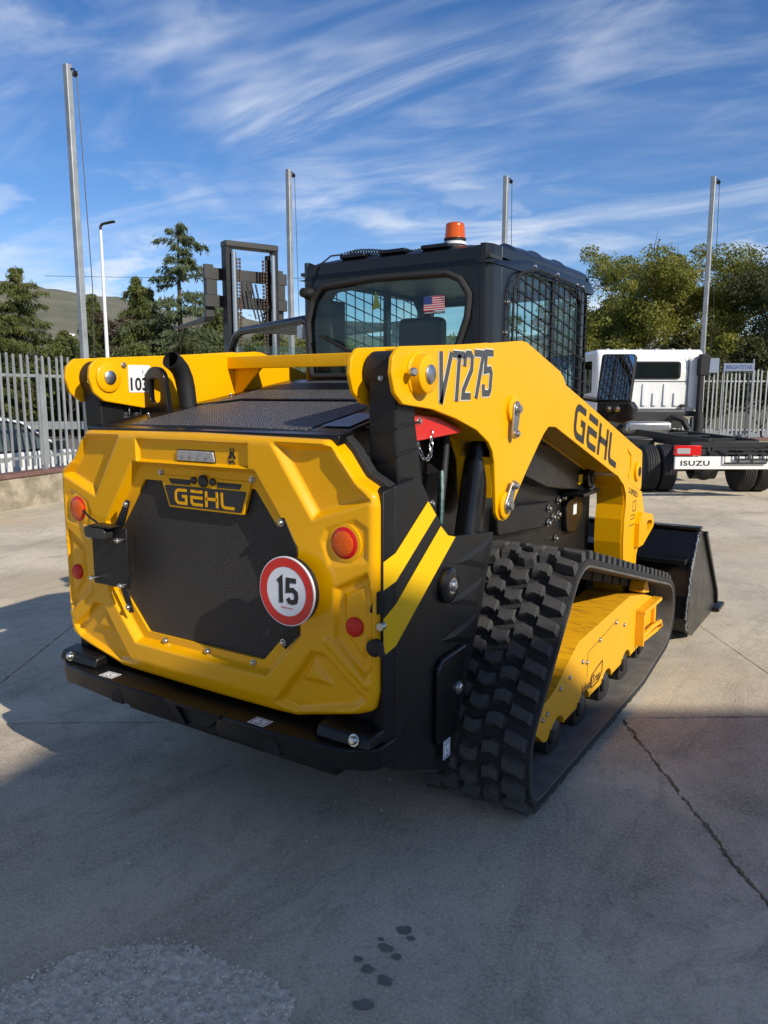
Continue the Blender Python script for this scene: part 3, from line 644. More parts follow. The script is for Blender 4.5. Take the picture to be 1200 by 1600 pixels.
def deciduous(lat, dep, h, r, label, lm='leaf', n=14000, size=0.16, trunk_h=0.3, clusters=70, bare=0, seed=0, name='broadleaf_tree', dens=1.0):
    rs = np.random.RandomState(seed); p = at(lat, dep)
    t = thing(name, label, 'tree', (p.x, p.y, -0.36), 0)
    tr = B(); tips = []
    def limb(p0, d, L_, r0, lev):
        pts = [Vector(p0)]; dd = Vector(d)
        for i in range(4):
            dd = (dd+Vector(rs.normal(0, .13, 3))+Vector((0, 0, .05))).normalized(); pts.append(pts[-1]+dd*L_/4)
        tr.tube(pts, [r0*(1-.18*i) for i in range(5)], 6, cap=False); tips.append(pts[-1]); tips.append(pts[3]) if lev else None
        if lev < 3:
            for k in range(3 if lev else 6):
                q = pts[rs.randint(2, 5)]; a = rs.uniform(0, 6.28); e = Vector((math.cos(a), math.sin(a), rs.uniform(.25, 1.0))).normalized()
                limb(q, (dd*.5+e).normalized(), L_*rs.uniform(.5, .72), r0*.5, lev+1)
    limb((0, 0, 0), (0, 0, 1), h*0.5, 0.018*h, 0)
    tr.build('trunk', 'bark', t)
    cs = []
    for k in range(clusters):
        if k < len(tips): q = tips[k % len(tips)]; q = np.array(q)
        else:
            a = rs.uniform(0, 6.28); zz_ = rs.uniform(trunk_h, 1)**0.9; rr = r*math.sqrt(max(0.02, 1-((zz_-.55)/.52)**2))*math.sqrt(rs.uniform(.15, 1)); q = np.array((math.cos(a)*rr, math.sin(a)*rr, zz_*h))
        zz_ = q[2]/h; lim = r*math.sqrt(max(0.05, 1-((min(zz_, .98)-.5)/.56)**2)); k2 = math.hypot(q[0], q[1])
        if k2 > lim: q[:2] *= lim/k2
        cs.append((q, rs.uniform(.07, .17)*r*1.35))
    Cs = []; per = int(n*dens/len(cs))
    for q, rr in cs:
        d = rs.normal(size=(per, 3)); d /= np.linalg.norm(d, axis=1)[:, None]; d *= (rs.uniform(0.15, 1, per)**.45)[:, None]*rr*np.array([1.15, 1.15, .8]); Cs.append(q+d)
    Cs = np.concatenate(Cs); Cs = Cs[Cs[:, 2] > 0.25]; sz = rs.uniform(.6, 1.25, len(Cs))*size
    finish('crown', leaf_mesh('crown', Cs, None, sz), lm, t, smooth=0)
    if bare:
        q = B()
        for k in range(bare):
            x, y = rs.uniform(-.5, .5, 2)*r; pts = [Vector((x, y, h*.75))]; dd = Vector((rs.uniform(-.25, .25), rs.uniform(-.25, .25), 1))
            for i in range(6): dd = (dd+Vector(rs.normal(0, .12, 3))).normalized(); pts.append(pts[-1]+dd*h*.045)
            q.tube(pts, [0.035*(1-i/7.5) for i in range(7)], 5, cap=False)
            for j in (2, 3, 4, 5):
                e = (Vector(rs.normal(0, .5, 3))+Vector((0, 0, .8))).normalized(); q.tube([pts[j], pts[j]+e*.5, pts[j]+e*.9+Vector((0, 0, .15))], [.016, .011, .006], 4, cap=False)
        q.build('bare_branches', 'bark', t)
    return t
def conifer(lat, dep, h, r, label, lm='conifer', seed=0, whorls=26, open_=0.0, size=0.34, droop=0.5, name='conifer_tree', start=0.06, per=7):
    rs = np.random.RandomState(seed); p = at(lat, dep); t = thing(name, label, 'tree', (p.x, p.y, -0.36), 0)
    tr = B(); tr.tube([(0, 0, 0), (rs.normal(0, .05), 0, h*.5), (rs.normal(0, .08), 0, h*.97)], [.02*h, .012*h, .003*h], 8)
    Cs, Ds, Sz = [], [], []
    for w in range(whorls):
        f = start+(1-start)*(w+rs.uniform(0, .6))/whorls; f = min(f, .985)
        Lb = r*((1-f)**0.75)*rs.uniform(.75, 1.15)+0.12
        for k in range(per):
            if rs.uniform() < open_: continue
            a = rs.uniform(0, 6.28); L_ = Lb*rs.uniform(.45, 1.25); z0 = f*h; up = rs.uniform(.10, .45)
            e = np.array((math.cos(a), math.sin(a), 0)); s = np.linspace(0, 1, 9)
            bp_ = np.array([e*L_*q+np.array((0, 0, z0+L_*(up*q-droop*q*q))) for q in s])
            if L_ > .5: tr.tube([tuple(x) for x in bp_[::2]], [.016, .013, .010, .007, .004], 4, cap=False)
            m = int(26+34*L_); q = rs.uniform(.12, 1.02, m); pos = e*(L_*q)[:, None]+np.stack([np.zeros(m), np.zeros(m), z0+L_*(up*q-droop*q*q)], 1)
            side = np.array((-e[1], e[0], 0)); off = rs.normal(0, .15*L_, m)*(1-.45*q); pos = pos+side*off[:, None]; pos[:, 2] -= np.abs(rs.normal(0, .09, m))+0.15*np.abs(off)
            Cs.append(pos); Ds.append(e*0.6+np.sign(off)[:, None]*side*.5+np.array((0, 0, -.75))); Sz.append(rs.uniform(.55, 1.2, m)*size)
    tr.build('trunk', 'bark', t)
    Cs = np.concatenate(Cs); Ds = np.concatenate(Ds); Sz = np.concatenate(Sz)
    k_ = rs.randint(0, len(Cs), len(Cs)); Cs = np.concatenate([Cs, Cs[k_]+rs.normal(0, .06, (len(Cs), 3))]); Ds = np.concatenate([Ds, Ds[k_]]); Sz = np.concatenate([Sz, Sz[k_]])*.78
    finish('crown', leaf_mesh('crown', Cs, None, Sz, 0.20, Ds), lm, t, smooth=0); return t
def latu(u, dep): return (u-600)/1205.0*dep
conifer(latu(45, 34), 34, 7.2, 3.7, 'dense green spruce left of the tall pole, against the hill', seed=1, whorls=24, per=8, open_=.22, droop=.22)
conifer(latu(-30, 32), 32, 6.4, 3.1, 'dark green conifer cut by the left edge of the photo', seed=2, whorls=26, per=8, open_=.15, droop=.28)
conifer(latu(112, 36), 36, 4.7, 2.6, 'low spreading conifer just left of the tall pole', seed=3, whorls=26, per=9)
conifer(latu(158, 38), 38, 6.6, 2.0, 'slim conifer showing between the tall pole and the street lamp', seed=4, whorls=28, per=8)
conifer(latu(226, 36), 36, 7.1, 2.3, 'pointed conifer just left of the tall open cedar', seed=5, whorls=28, droop=.55, per=8)
conifer(latu(243, 38), 38, 6.9, 1.9, 'narrow spire conifer crowding the tall open cedar', seed=15, whorls=26, droop=.55)
conifer(latu(290, 36), 36, 9.6, 4.7, 'tall open drooping cedar left of the forklift mast', lm='cedar', seed=6, whorls=24, open_=.42, droop=.30, size=.40, per=7, name='cedar_tree')
conifer(latu(345, 38), 38, 6.2, 3.4, 'spreading low conifer behind the forklift carriage', seed=7, whorls=24, per=9)
conifer(latu(425, 40), 40, 5.6, 3.2, 'bushy conifer seen through the forklift mast', seed=8, whorls=22, per=8)
deciduous(latu(188, 35), 35, 5.9, 1.8, 'bare brown thicket beside the street lamp', lm='brush', n=5000, size=.12, clusters=60, seed=31, name='thorn_thicket')
deciduous(latu(520, 42), 42, 5.6, 3.4, 'round green tree hidden behind the loader cab on its left', n=9000, seed=9)
deciduous(latu(640, 40), 40, 5.4, 3.2, 'green tree showing through the rear window of the cab', n=9000, seed=10)
deciduous(latu(760, 38), 38, 5.4, 3.2, 'green tree showing through the right half of the cab', n=9000, seed=11)
deciduous(latu(912, 33), 33, 6.9, 2.7, 'olive green tree at the right edge of the cab', n=30000, seed=12, size=.11, clusters=150)
deciduous(latu(990, 29), 29, 6.7, 2.7, 'yellowing broadleaf tree above the white truck cab', n=44000, seed=13, size=.11, clusters=190, name='locust_tree')
deciduous(latu(1072, 30), 30, 7.1, 2.7, 'tall yellowing broadleaf tree left of the roped pole', n=44000, seed=14, size=.11, clusters=190, bare=2, name='locust_tree')
deciduous(latu(1130, 27), 27, 4.9, 1.9, 'pale green scrubby tree right behind the roped pole', n=26000, lm='leaf', seed=16, size=.10)
deciduous(latu(1215, 28), 28, 7.6, 2.6, 'dark dense olive tree cut by the right edge of the photo', n=44000, lm='leaf_dark', seed=17, size=.095, clusters=170, bare=1)
deciduous(latu(940, 31), 31, 5.9, 2.1, 'loose olive tree in the gap between the cab and the truck', n=28000, lm='leaf', seed=18, size=.10, clusters=140)
deciduous(latu(1010, 25), 25, 3.6, 2.0, 'low yellow green bush behind the truck roof', n=20000, lm='leaf', seed=19, size=.10)
deciduous(latu(1100, 24), 24, 3.2, 1.9, 'tangled low bush behind the fence beside the pole', n=12000, lm='bush', seed=20, size=.12)
deciduous(latu(1190, 24), 24, 3.4, 2.0, 'dark low bush behind the right end of the fence', n=12000, lm='bush', seed=21, size=.12)
lab = ['leftmost bush of the hedge beyond the guard rail', 'second bush from the left in the hedge beyond the guard rail', 'third bush from the left in the hedge beyond the guard rail', 'fourth bush from the left in the hedge beyond the guard rail', 'fifth bush of the hedge, below the street lamp', 'sixth bush of the hedge, below the cedar', 'rightmost bush of the hedge, behind the forklift']
for k in range(7):
    deciduous(latu(-30+70*k, 32.5), 32.5, random.uniform(3.6, 4.6), 2.4, lab[k], n=9500, lm='bush' if k % 2 else 'conifer', size=.15, seed=40+k, clusters=70, name='hedge_bush')
# ================================================================== TRACK LOADER
LO = thing('track_loader', 'yellow and black compact track loader seen from its rear right corner', 'loader')

# ---------------- moulded rear door (height field)
def sd_poly(X, Z, pts):
    pts = np.array(pts); n = len(pts); d = np.full(X.shape, 1e9); s = np.zeros(X.shape, bool)
    for i in range(n):
        a, c = pts[i], pts[(i+1) % n]; e = c-a; wx, wz = X-a[0], Z-a[1]; t = np.clip((wx*e[0]+wz*e[1])/(e@e), 0, 1)
        d = np.minimum(d, np.hypot(wx-e[0]*t, wz-e[1]*t))
        cnd = ((a[1] <= Z) & (c[1] > Z)) | ((c[1] <= Z) & (a[1] > Z))
        xi = a[0]+(Z-a[1])/(c[1]-a[1]+1e-12)*e[0]; s ^= cnd & (X < xi)
    return np.where(s, d, -d)                     # positive inside
def closest(P, pts):
    pts = np.array(pts); best = None; bd = np.full(len(P), 1e9); out = P.copy()
    for i in range(len(pts)):
        a, c = pts[i], pts[(i+1) % len(pts)]; e = c-a; t = np.clip(((P-a)@e)/(e@e), 0, 1); q = a+e*t[:, None]; d = np.linalg.norm(P-q, axis=1)
        m = d < bd; bd[m] = d[m]; out[m] = q[m]
    return out
def sstep(d, a, c): t = np.clip((d-a)/(c-a), 0, 1); return t*t*(3-2*t)
half = [(0.0, 1.412), (0.556, 1.406), (0.597, 1.368), (0.650, 1.296), (0.685, 1.278), (0.722, 1.258), (0.731, 1.222), (0.729, 0.66), (0.715, 0.603), (0.666, 0.583), (0.425, 0.522), (0.345, 0.520)]
outline = fillet(half+[(-x, z) for x, z in half[1:][::-1]], [0, .03, .03, .05, .03, .03, .02, .03, .03, .03, .03, .0]+[.0, .03, .03, .03, .03, .02, .03, .03, .05, .03, .03], 5)
GR = [(0.262, 1.240), (0.405, 1.052), (0.412, 0.823), (0.280, 0.677)]
grille_poly = fillet(GR+[(-x, z) for x, z in GR[::-1]], 0.02, 4)
def sym(p): return p, [(-x, z) for x, z in p]
def door_y(X, Z):
    AX = np.abs(X); dO = sd_poly(X, Z, outline); H = 0.020*(1-(X/0.75)**2)      # outward relief, slight crown
    flange = [(0.285, 1.300), (0.447, 1.075), (0.455, 0.80), (0.315, 0.640), (-0.315, 0.640), (-0.455, 0.80), (-0.447, 1.075), (-0.285, 1.300)]
    H = H-0.034*sstep(sd_poly(X, Z, flange), -0.006, 0.013)
    corner = [(0.365, 1.388), (0.512, 1.172), (0.706, 1.236), (0.650, 1.280), (0.568, 1.385)]
    H = H-0.029*sstep(sd_poly(AX, Z, corner), -0.010, 0.017)
    H = H-0.014*sstep(np.minimum(np.minimum(1.385-Z, Z-1.308), 0.262-AX), -0.003, 0.007)
    side = [(0.590, 0.965), (0.700, 1.022), (0.716, 0.945), (0.716, 0.74), (0.690, 0.705), (0.585, 0.805)]
    H = H-0.018*sstep(sd_poly(AX, Z, side), -0.006, 0.010)
    side2 = [(0.618, 0.948), (0.690, 0.985), (0.700, 0.80), (0.684, 0.765), (0.618, 0.835)]
    H = H+0.010*sstep(sd_poly(AX, Z, side2), -0.004, 0.008)
    low = [(0.500, 0.752), (0.352, 0.560), (0.43, 0.545), (0.655, 0.602), (0.690, 0.640), (0.548, 0.752)]
    H = H-0.021*sstep(sd_poly(AX, Z, low), -0.008, 0.014)
    tri = [(0.500, 0.725), (0.455, 0.655), (0.565, 0.655)]
    H = H+0.014*sstep(sd_poly(AX, Z, tri), -0.008, 0.014)
    gro = [(0.548, 0.795), (0.700, 0.672), (0.712, 0.690), (0.562, 0.812)]
    H = H+0.008*sstep(sd_poly(AX, Z, gro), -0.008, 0.006)
    pod = [(0.545, 1.105), (0.56, 1.14), (0.66, 1.175), (0.700, 1.155), (0.700, 1.06), (0.57, 1.035)]
    H = H-0.006*sstep(sd_poly(AX, Z, pod), -0.010, 0.012)
    H = H-0.010*sstep(0.56-Z, -0.02, 0.03)
    r_ = 0.024; dc = np.clip(dO, 0, r_); H = H-(r_-np.sqrt(np.maximum(0, r_*r_-(r_-dc)**2)))*0.95
    return -0.362-H
from mathutils.geometry import delaunay_2d_cdt
def dense(poly, step):
    out = []
    for i in range(len(poly)):
        p, q = Vector(poly[i]), Vector(poly[(i+1) % len(poly)]); n = max(1, int(round((q-p).length/step)))
        out += [p.lerp(q, k/n) for k in range(n)]
    return out
oL = dense(outline, 0.007); gL = dense(grille_poly, 0.008)
def inset(L_, d):
    n = len(L_); out = []
    for i in range(n):
        t = (L_[(i+1) % n]-L_[i-1]).normalized(); out.append(L_[i]+Vector((t.y, -t.x))*d)
    return out
sO = 1 if sd_poly(np.array([inset(oL, .01)[5].x]), np.array([inset(oL, .01)[5].y]), outline)[0] > 0 else -1
pts2 = list(oL)+list(gL); ed = [(i, (i+1) % len(oL)) for i in range(len(oL))]+[(len(oL)+i, len(oL)+(i+1) % len(gL)) for i in range(len(gL))]
extra = []
for d in (.0015, .004, .0075, .012, .0175, .0235): extra += [(p.x, p.y) for p in inset(oL, d*sO)]
gx = np.arange(-0.738, 0.7381, 0.0046); gz = np.arange(0.510, 1.42, 0.0046)
XX, ZZ = np.meshgrid(gx, gz, indexing='ij'); XX = XX.ravel(); ZZ = ZZ.ravel()
k_ = (sd_poly(XX, ZZ, outline) > 0.028) & (sd_poly(XX, ZZ, grille_poly) < -0.005); extra += list(zip(XX[k_], ZZ[k_]))
ea = np.array(extra); dd = sd_poly(ea[:, 0], ea[:, 1], outline); ea = ea[dd > 0.001]
pts2 += [Vector(p) for p in ea]
vo, eo, fo, _, _, _ = delaunay_2d_cdt(pts2, ed, [], 1, 1e-6)
va = np.array([(v.x, v.y) for v in vo]); ya = door_y(va[:, 0], va[:, 1])
fa = np.array([f for f in fo if len(f) == 3]); cc = va[fa].mean(axis=1)
fa = fa[(sd_poly(cc[:, 0], cc[:, 1], outline) > 0) & (sd_poly(cc[:, 0], cc[:, 1], grille_poly) < 0)]
me = bpy.data.meshes.new('rear_door'); me.from_pydata([(float(x), float(y), float(z)) for (x, z), y in zip(va, ya)], [], [tuple(int(i) for i in f) for f in fa])
bm = bmesh.new(); bm.from_mesh(me); bmesh.ops.recalc_face_normals(bm, faces=bm.faces)
be = [e for e in bm.edges if e.is_boundary]; r = bmesh.ops.extrude_edge_only(bm, edges=be)
for v in r['geom']:
    if isinstance(v, bmesh.types.BMVert): v.co.y = (v.co.y+0.012) if sd_poly(np.array([v.co.x]), np.array([v.co.z]), grille_poly)[0] > -0.02 else -0.280
bmesh.ops.delete(bm, geom=[v for v in bm.verts if not v.link_faces], context='VERTS')
bmesh.ops.recalc_face_normals(bm, faces=bm.faces)
if sum(f.normal.y*f.calc_area() for f in bm.faces) > 0: bmesh.ops.reverse_faces(bm, faces=bm.faces)
bm.to_mesh(me); bm.free()
door = finish('rear_door', me, 'yellow_door', LO, smooth=50)
DY = -0.362  # nominal door plane

# rubber seal behind the door
def grow(pts, d):
    n = len(pts); out = []
    for i in range(n):
        p, a, c = Vector(pts[i]), Vector(pts[i-1]), Vector(pts[(i+1) % n]); t = (c-a).normalized(); out.append(tuple(p+Vector((t.y, -t.x))*d))
    return out
sg_ = 1 if sum((outline[i][0]-outline[i-1][0])*(outline[i][1]+outline[i-1][1]) for i in range(len(outline))) > 0 else -1
gs = grow(outline, -0.020*sg_)
if max(p[0] for p in gs) < 0.731: gs = grow(outline, 0.020*sg_)
gs = [(min(max(x, -.712), .736), z) for x, z in gs]
b = B(); b.prism(gs, 1, -0.290, -0.25); b.build('door_seal', 'seal', LO, bevel=0.010, seg=3)

# grille: perforated sheet in the opening, radiator behind
def perf(name, sc, c_hi, c_lo, speck=0.0):
    m = bpy.data.materials.new(name); m.use_nodes = True; nt = m.node_tree; N, Lk = nt.nodes, nt.links; bs = N['Principled BSDF']
    t = N.new('ShaderNodeTexCoord'); v = N.new('ShaderNodeTexVoronoi'); v.inputs['Scale'].default_value = sc; v.inputs['Randomness'].default_value = 0.0
    mp = N.new('ShaderNodeMapping'); mp.inputs['Rotation'].default_value = (0, rad(45), 0); mp.inputs['Scale'].default_value = (1, 0.001, 1) if speck == 0 else (1, 1, 0.001)
    if speck: mp.inputs['Rotation'].default_value = (0, 0, rad(45))
    Lk.new(t.outputs['Object'], mp.inputs[0]); Lk.new(mp.outputs[0], v.inputs['Vector'])
    mr = N.new('ShaderNodeMapRange'); mr.inputs[1].default_value = 0.40; mr.inputs[2].default_value = 0.50; Lk.new(v.outputs['Distance'], mr.inputs[0])
    mx_ = N.new('ShaderNodeMix'); mx_.data_type = 'RGBA'; Lk.new(mr.outputs[0], mx_.inputs[0]); mx_.inputs[6].default_value = (*c_lo, 1); mx_.inputs[7].default_value = (*c_hi, 1)
    src = mx_.outputs[2]
    if speck:
        n = N.new('ShaderNodeTexNoise'); n.inputs['Scale'].default_value = 170; n.inputs['Detail'].default_value = 2; Lk.new(t.outputs['Object'], n.inputs['Vector'])
        r2 = N.new('ShaderNodeMapRange'); r2.inputs[1].default_value = 0.64; r2.inputs[2].default_value = 0.74; Lk.new(n.outputs[0], r2.inputs[0])
        x2 = N.new('ShaderNodeMix'); x2.data_type = 'RGBA'; Lk.new(r2.outputs[0], x2.inputs[0]); Lk.new(src, x2.inputs[6]); x2.inputs[7].default_value = (speck, speck, speck, 1); src = x2.outputs[2]
    Lk.new(src, bs.inputs['Base Color']); bs.inputs['Roughness'].default_value = 0.45
    bu = N.new('ShaderNodeBump'); bu.inputs['Strength'].default_value = 0.8; bu.inputs['Distance'].default_value = 0.004; Lk.new(mr.outputs[0], bu.inputs['Height']); Lk.new(bu.outputs[0], bs.inputs['Normal'])
    return m
M['perf'] = perf('perforated_sheet', 118, (0.060, 0.060, 0.062), (0.0015, 0.0015, 0.0015))
M['perf_hood'] = perf('hood_mesh', 120, (0.12, 0.12, 0.125), (0.016, 0.016, 0.018), 0.75)
M['perf_hood'].node_tree.nodes['Principled BSDF'].inputs['Roughness'].default_value = 0.5
b = B(); b.prism(grow(grille_poly, 0.012 if max(p[0] for p in grow(grille_poly, 0.012)) > 0.42 else -0.012), 1, -0.336, -0.330); b.build('grille', 'perf', LO)
# light bar, emblem, logo shield
def on_door(x, z): return float(door_y(np.array([x]), np.array([z]))[0])
b = B(); b.prism(fillet([(-.062, 1.352), (.104, 1.352), (.114, 1.318), (-.064, 1.318)], .006), 1, on_door(0, 1.335)-0.006, -0.30); wl_ = b.build('work_light', 'clearlens', LO, bevel=0.003)
b = B(); b.prism(fillet([(-.066, 1.3555), (.107, 1.3555), (.117, 1.3145), (-.068, 1.3145)], .008), 1, on_door(0, 1.335)-0.002, -0.30); b.build('bezel', 'black_plastic', wl_, bevel=0.002)
for k in range(4):
    q = B(); q.cyl((-.035+.037*k, on_door(0, 1.335)-0.0072, 1.331), (-.035+.037*k, on_door(0, 1.335)-0.005, 1.331), 0.006, 10); q.build('led', 'zinc', wl_)
yo = on_door(.188, 1.335)-0.0015; b = B()
strokes_mesh(b, [[(-.45, .35), (-.18, .55), (-.18, 1.0)], [(.45, .35), (.18, .55), (.18, 1.0)], [(-.5, .18), (-.3, .1)], [(0, .75), (-.25, .30)], [(0, .75), (.25, .30)], [(-.32, -.02), (-.15, .13), (.15, .13), (.32, -.02)]], 0.13, (.186, yo, 1.318), (0.034, 0, 0), (0, 0, 0.050), 0.001)
b.build('emblem', 'print', LO, smooth=0)
yl_ = -0.350
sh_ = B(); sh_.prism(fillet([(-.172, 1.262), (.252, 1.262), (.215, 1.152), (-.132, 1.152)], .008), 1, yl_-0.004, yl_+0.010); shield = sh_.build('logo_shield', 'yellow', LO, bevel=0.002)
b = B(); b.prism(fillet([(-.150, 1.229), (.231, 1.229), (.208, 1.159), (-.125, 1.159)], .005), 1, yl_-0.0055, yl_-0.0041); b.build('logo_field', 'print', shield)
gehl('logo_lettering', (-.100, yl_-0.0056, 1.166), (.285, 0, 0), (0, 0, .053), 'yellow', shield, w=0.19)
for x0, x1 in ((-.127, -.018), (.100, .208)):
    b = B(); b.prism([(x0, 1.252), (x1, 1.252), (x1-.008, 1.234), (x0+.012, 1.234)] if x0 < 0 else [(x0, 1.252), (x1+.004, 1.252), (x1-.006, 1.234), (x0+.004, 1.234)], 1, yl_-0.006, yl_-0.0042); b.build('vent_slot', 'perf', shield)
for x, rr in ((.040, .021), (-.004, .0125), (.084, .0125)):
    b = B(); b.lathe((x, yl_-0.004, 1.252), (0, -1, 0), [(0, rr), (.006, rr), (.010, rr*.8), (.011, rr*.5)], 18); b.build('sensor', 'black_plastic', shield)
for p in [(-.172, 1.268), (.250, 1.268), (-.186, .660), (.026, .660), (.235, .660)]:
    bolt(door, (p[0], on_door(*p)-0.001, p[1]), (0, -1, 0))
# brackets along the opening carrying the sign and number plate
def strap(pts, y, name='bracket'):
    b_ = B(); b_.prism(pts, 1, y-0.006, y); return b_.build(name, 'black_satin', LO, bevel=0.0015)
yb = -0.372
s1 = strap([(.385, 1.160), (.405, 1.165), (.452, 1.075), (.452, 1.02), (.425, 1.02), (.425, 1.06), (.372, 1.145)], yb); bolt(s1, (.392, yb-.006, 1.148), (0, -1, 0))
s2 = strap([(.385, .752), (.400, .745), (.455, .800), (.455, .86), (.430, .86), (.430, .83), (.370, .770)], yb); bolt(s2, (.392, yb-.006, .766), (0, -1, 0))
s3 = strap([(-.333, 1.165), (-.312, 1.160), (-.345, 1.08), (-.385, 1.02), (-.41, 1.02), (-.41, 1.055)], yb); bolt(s3, (-.330, yb-.006, 1.149), (0, -1, 0))
s4 = strap([(-.345, .745), (-.322, .750), (-.355, .86), (-.395, .86), (-.385, .83)], yb); bolt(s4, (-.346, yb-.006, .766), (0, -1, 0))
# 15 km/h disc
sg = B(); sg.lathe((.456, -0.418, .952), (0, -1, 0), [(0, .100), (.010, .107), (.014, .107), (.016, .1065)], 48); disc = sg.build('speed_disc', 'film', LO)
b = B(); n = 48
vs = [(.456+r0*math.cos(2*math.pi*i/n), -0.4348, .952+r0*math.sin(2*math.pi*i/n)) for r0 in (.1035, .076) for i in range(n)]
b.add(vs, [(i, (i+1) % n, n+(i+1) % n, n+i) for i in range(n)]); b.build('red_ring', 'red', disc, smooth=0)
q = B(); strokes_mesh(q, [[(.06, .80), (.20, .92), (.20, 0)]], .20, (.420, -.4349, .915), (.080, 0, 0), (0, 0, .080), .0004); strokes_mesh(q, [[(.42, .92), (.02, .92), (.0, .52), (.26, .56), (.40, .46), (.42, .30), (.38, .14), (.24, .08), (.08, .10), (.0, .22)]], .19, (.462, -.4349, .915), (.080, 0, 0), (0, 0, .080), .0004); q.build('numerals', 'print', disc, smooth=0)
text_on('maker_line', 'Pubblicentro', (.436, -0.4350, .899), (.046, 0, 0), (0, 0, .007), 'red', disc, offs=0.01)
b = B(); b.lathe((.456, -.418, .952), (0, 1, 0), [(0, .104), (.012, .104), (.016, .06), (.040, .055)], 32); b.build('disc_backing', 'black_plastic', disc)
# number plate carrier with lamp
b = B(); b.box(-.490, -.296, -.412, -.400, .846, 1.066); npc = b.build('plate_carrier', 'black_satin', LO, bevel=0.004)
b = B(); b.box(-.42, -.33, -.400, -.352, .90, 1.03); b.build('plate_stay', 'black_satin', npc)
b = B(); b.prism(fillet([(-.478, 1.066), (-.372, 1.066), (-.362, 1.052), (-.366, 1.026), (-.474, 1.026), (-.482, 1.046)], .008), 1, -.452, -.412); lm_ = b.build('plate_lamp', 'fkgrey', npc, bevel=0.006)
b = B(); b.box(-.45, -.335, -.452, -.395, 1.068, 1.074); b.build('lamp_shade', 'black_satin', npc, bevel=0.002)
b = B(); b.tube([(-.455, -.40, 1.062), (-.485, -.395, 1.075), (-.535, -.385, 1.085), (-.585, -.372, 1.105)], 0.004, 6); b.build('lamp_cable', 'black_plastic', npc)
for x, z in ((-.476, 1.024), (-.318, 1.026), (-.478, .868), (-.314, .862)):
    q = B(); q.cyl((x, -.412, z), (x, -.440, z), .005, 8); q.lathe((x, -.424, z), (0, -1, 0), [(0, .010), (.010, .010), (.012, .006)], 8); q.box(x-.018, x+.018, -.434, -.428, z-.003, z+.003); q.build('wing_nut', 'chrome', npc)
# tail lights and reflectors
for s in (-1, 1):
    y = on_door(.622, 1.107)
    tl = B(); tl.lathe((s*.624, y+.004, 1.107), (0, -1, 0), [(0, .052), (.005, .052), (.010, .047), (.012, .036), (.013, .012)], 32); tlo = tl.build('tail_light', 'redlens', LO)
    b = B(); b.lathe((s*.621, y-.007, 1.106), (0, -1, 0), [(0, .037), (.003, .037), (.0065, .026), (.0072, .008)], 24); b.build('amber_lens', 'orangelens', tlo)
    b = B(); b.lathe((s*.624, y+.002, 1.107), (0, -1, 0), [(0, .059), (.006, .059), (.007, .053)], 32); b.build('light_rim', 'yellow_door', tlo)
    y = on_door(.656, .857)
    b = B(); b.lathe((s*.656, y+.004, .857), (0, -1, 0), [(0, .030), (.012, .030), (.016, .026), (.0165, .02), (.018, .019), (.019, .008)], 28); b.build('reflector', 'redlens', LO)
# latch on the right edge
b = B(); b.prism(fillet([(.700, .905), (.722, .965), (.742, .980), (.742, .905)], .008), 1, -.352, -.33); b.build('latch_recess', 'dark', LO)
b = B(); b.lathe((.728, -.352, .806), (0, -1, 0), [(0, .026), (.018, .026), (.022, .020)], 20); b.lathe((.728, -.372, .806), (0, -1, 0), [(0, .012), (.004, .012), (.006, .006)], 12); lk = b.build('door_lock', 'black_plastic', LO)
b = B(); b.prism(fillet([(.735, .838), (.768, .835), (.785, .800), (.775, .786), (.755, .80), (.738, .806)], .01), 1, -.395, -.388); b.build('lock_cover', 'black_plastic', lk, bevel=0.002)
b = B(); b.cyl((.742, -.34, .870), (.742, -.36, .870), .012, 12); b.build('striker', 'zinc', LO)

# ---------------- bumper
bp_pts = [(-.745, -.28), (-.745, -.36), (-.72, -.405), (-.655, -.440), (-.40, -.460), (-.06, -.460), (.02, -.438), (.14, -.438), (.18, -.460), (.42, -.460), (.65, -.440), (.725, -.40), (.752, -.37), (.752, -.28)]
b = B(); b.prism(bp_pts, 2, .436, .503); bmp = b.build('bumper', 'bumper', LO, bevel=0.006)
b = B(); b.prism([(-.06, .501), (.0, .439), (.12, .439), (.19, .501)], 1, -.450, -.40); b.build('centre_notch', 'black_satin', bmp, bevel=0.004)
b = B(); b.prism([(-.075, .5045), (.19, .5045), (.19, .492), (-.02, .492), (.03, .435), (.0, .435)], 1, -.466, -.42); b.build('notch_lip', 'bumper', bmp, bevel=0.003)
for x in (-.33, .41):
    b = B(); b.prism([(x-.03, .433)]+[(x+.03*math.cos(a), .442+.042*math.sin(a)) for a in np.linspace(math.pi, 0, 9)]+[(x+.03, .433)], 1, -.4625, -.44); b.build('notch_shade', 'dark', bmp)  # solid dark half-round painting the shade inside a bumper notch
for s in (-1, 1):
    ex = .02 if s > 0 else 0
    b = B(); b.prism([(-.415, .5035), (-.400, .542), (-.34, .548), (-.29, .540), (-.29, .5035)], 0, s*(.52+ex), s*(.735+ex*.3)); blk = b.build('end_block', 'bumper', bmp, bevel=0.010, seg=3)
    b = B(); b.lathe((s*(.665+ex), -.404, .527), (0, -1, .30), [(0, .022), (.003, .022), (.005, .018)], 20); b.build('washer_cup', 'dark', bmp)
    bolt(bmp, (s*(.665+ex), -.408, .527), (0, -1, .30), BOLT_L)
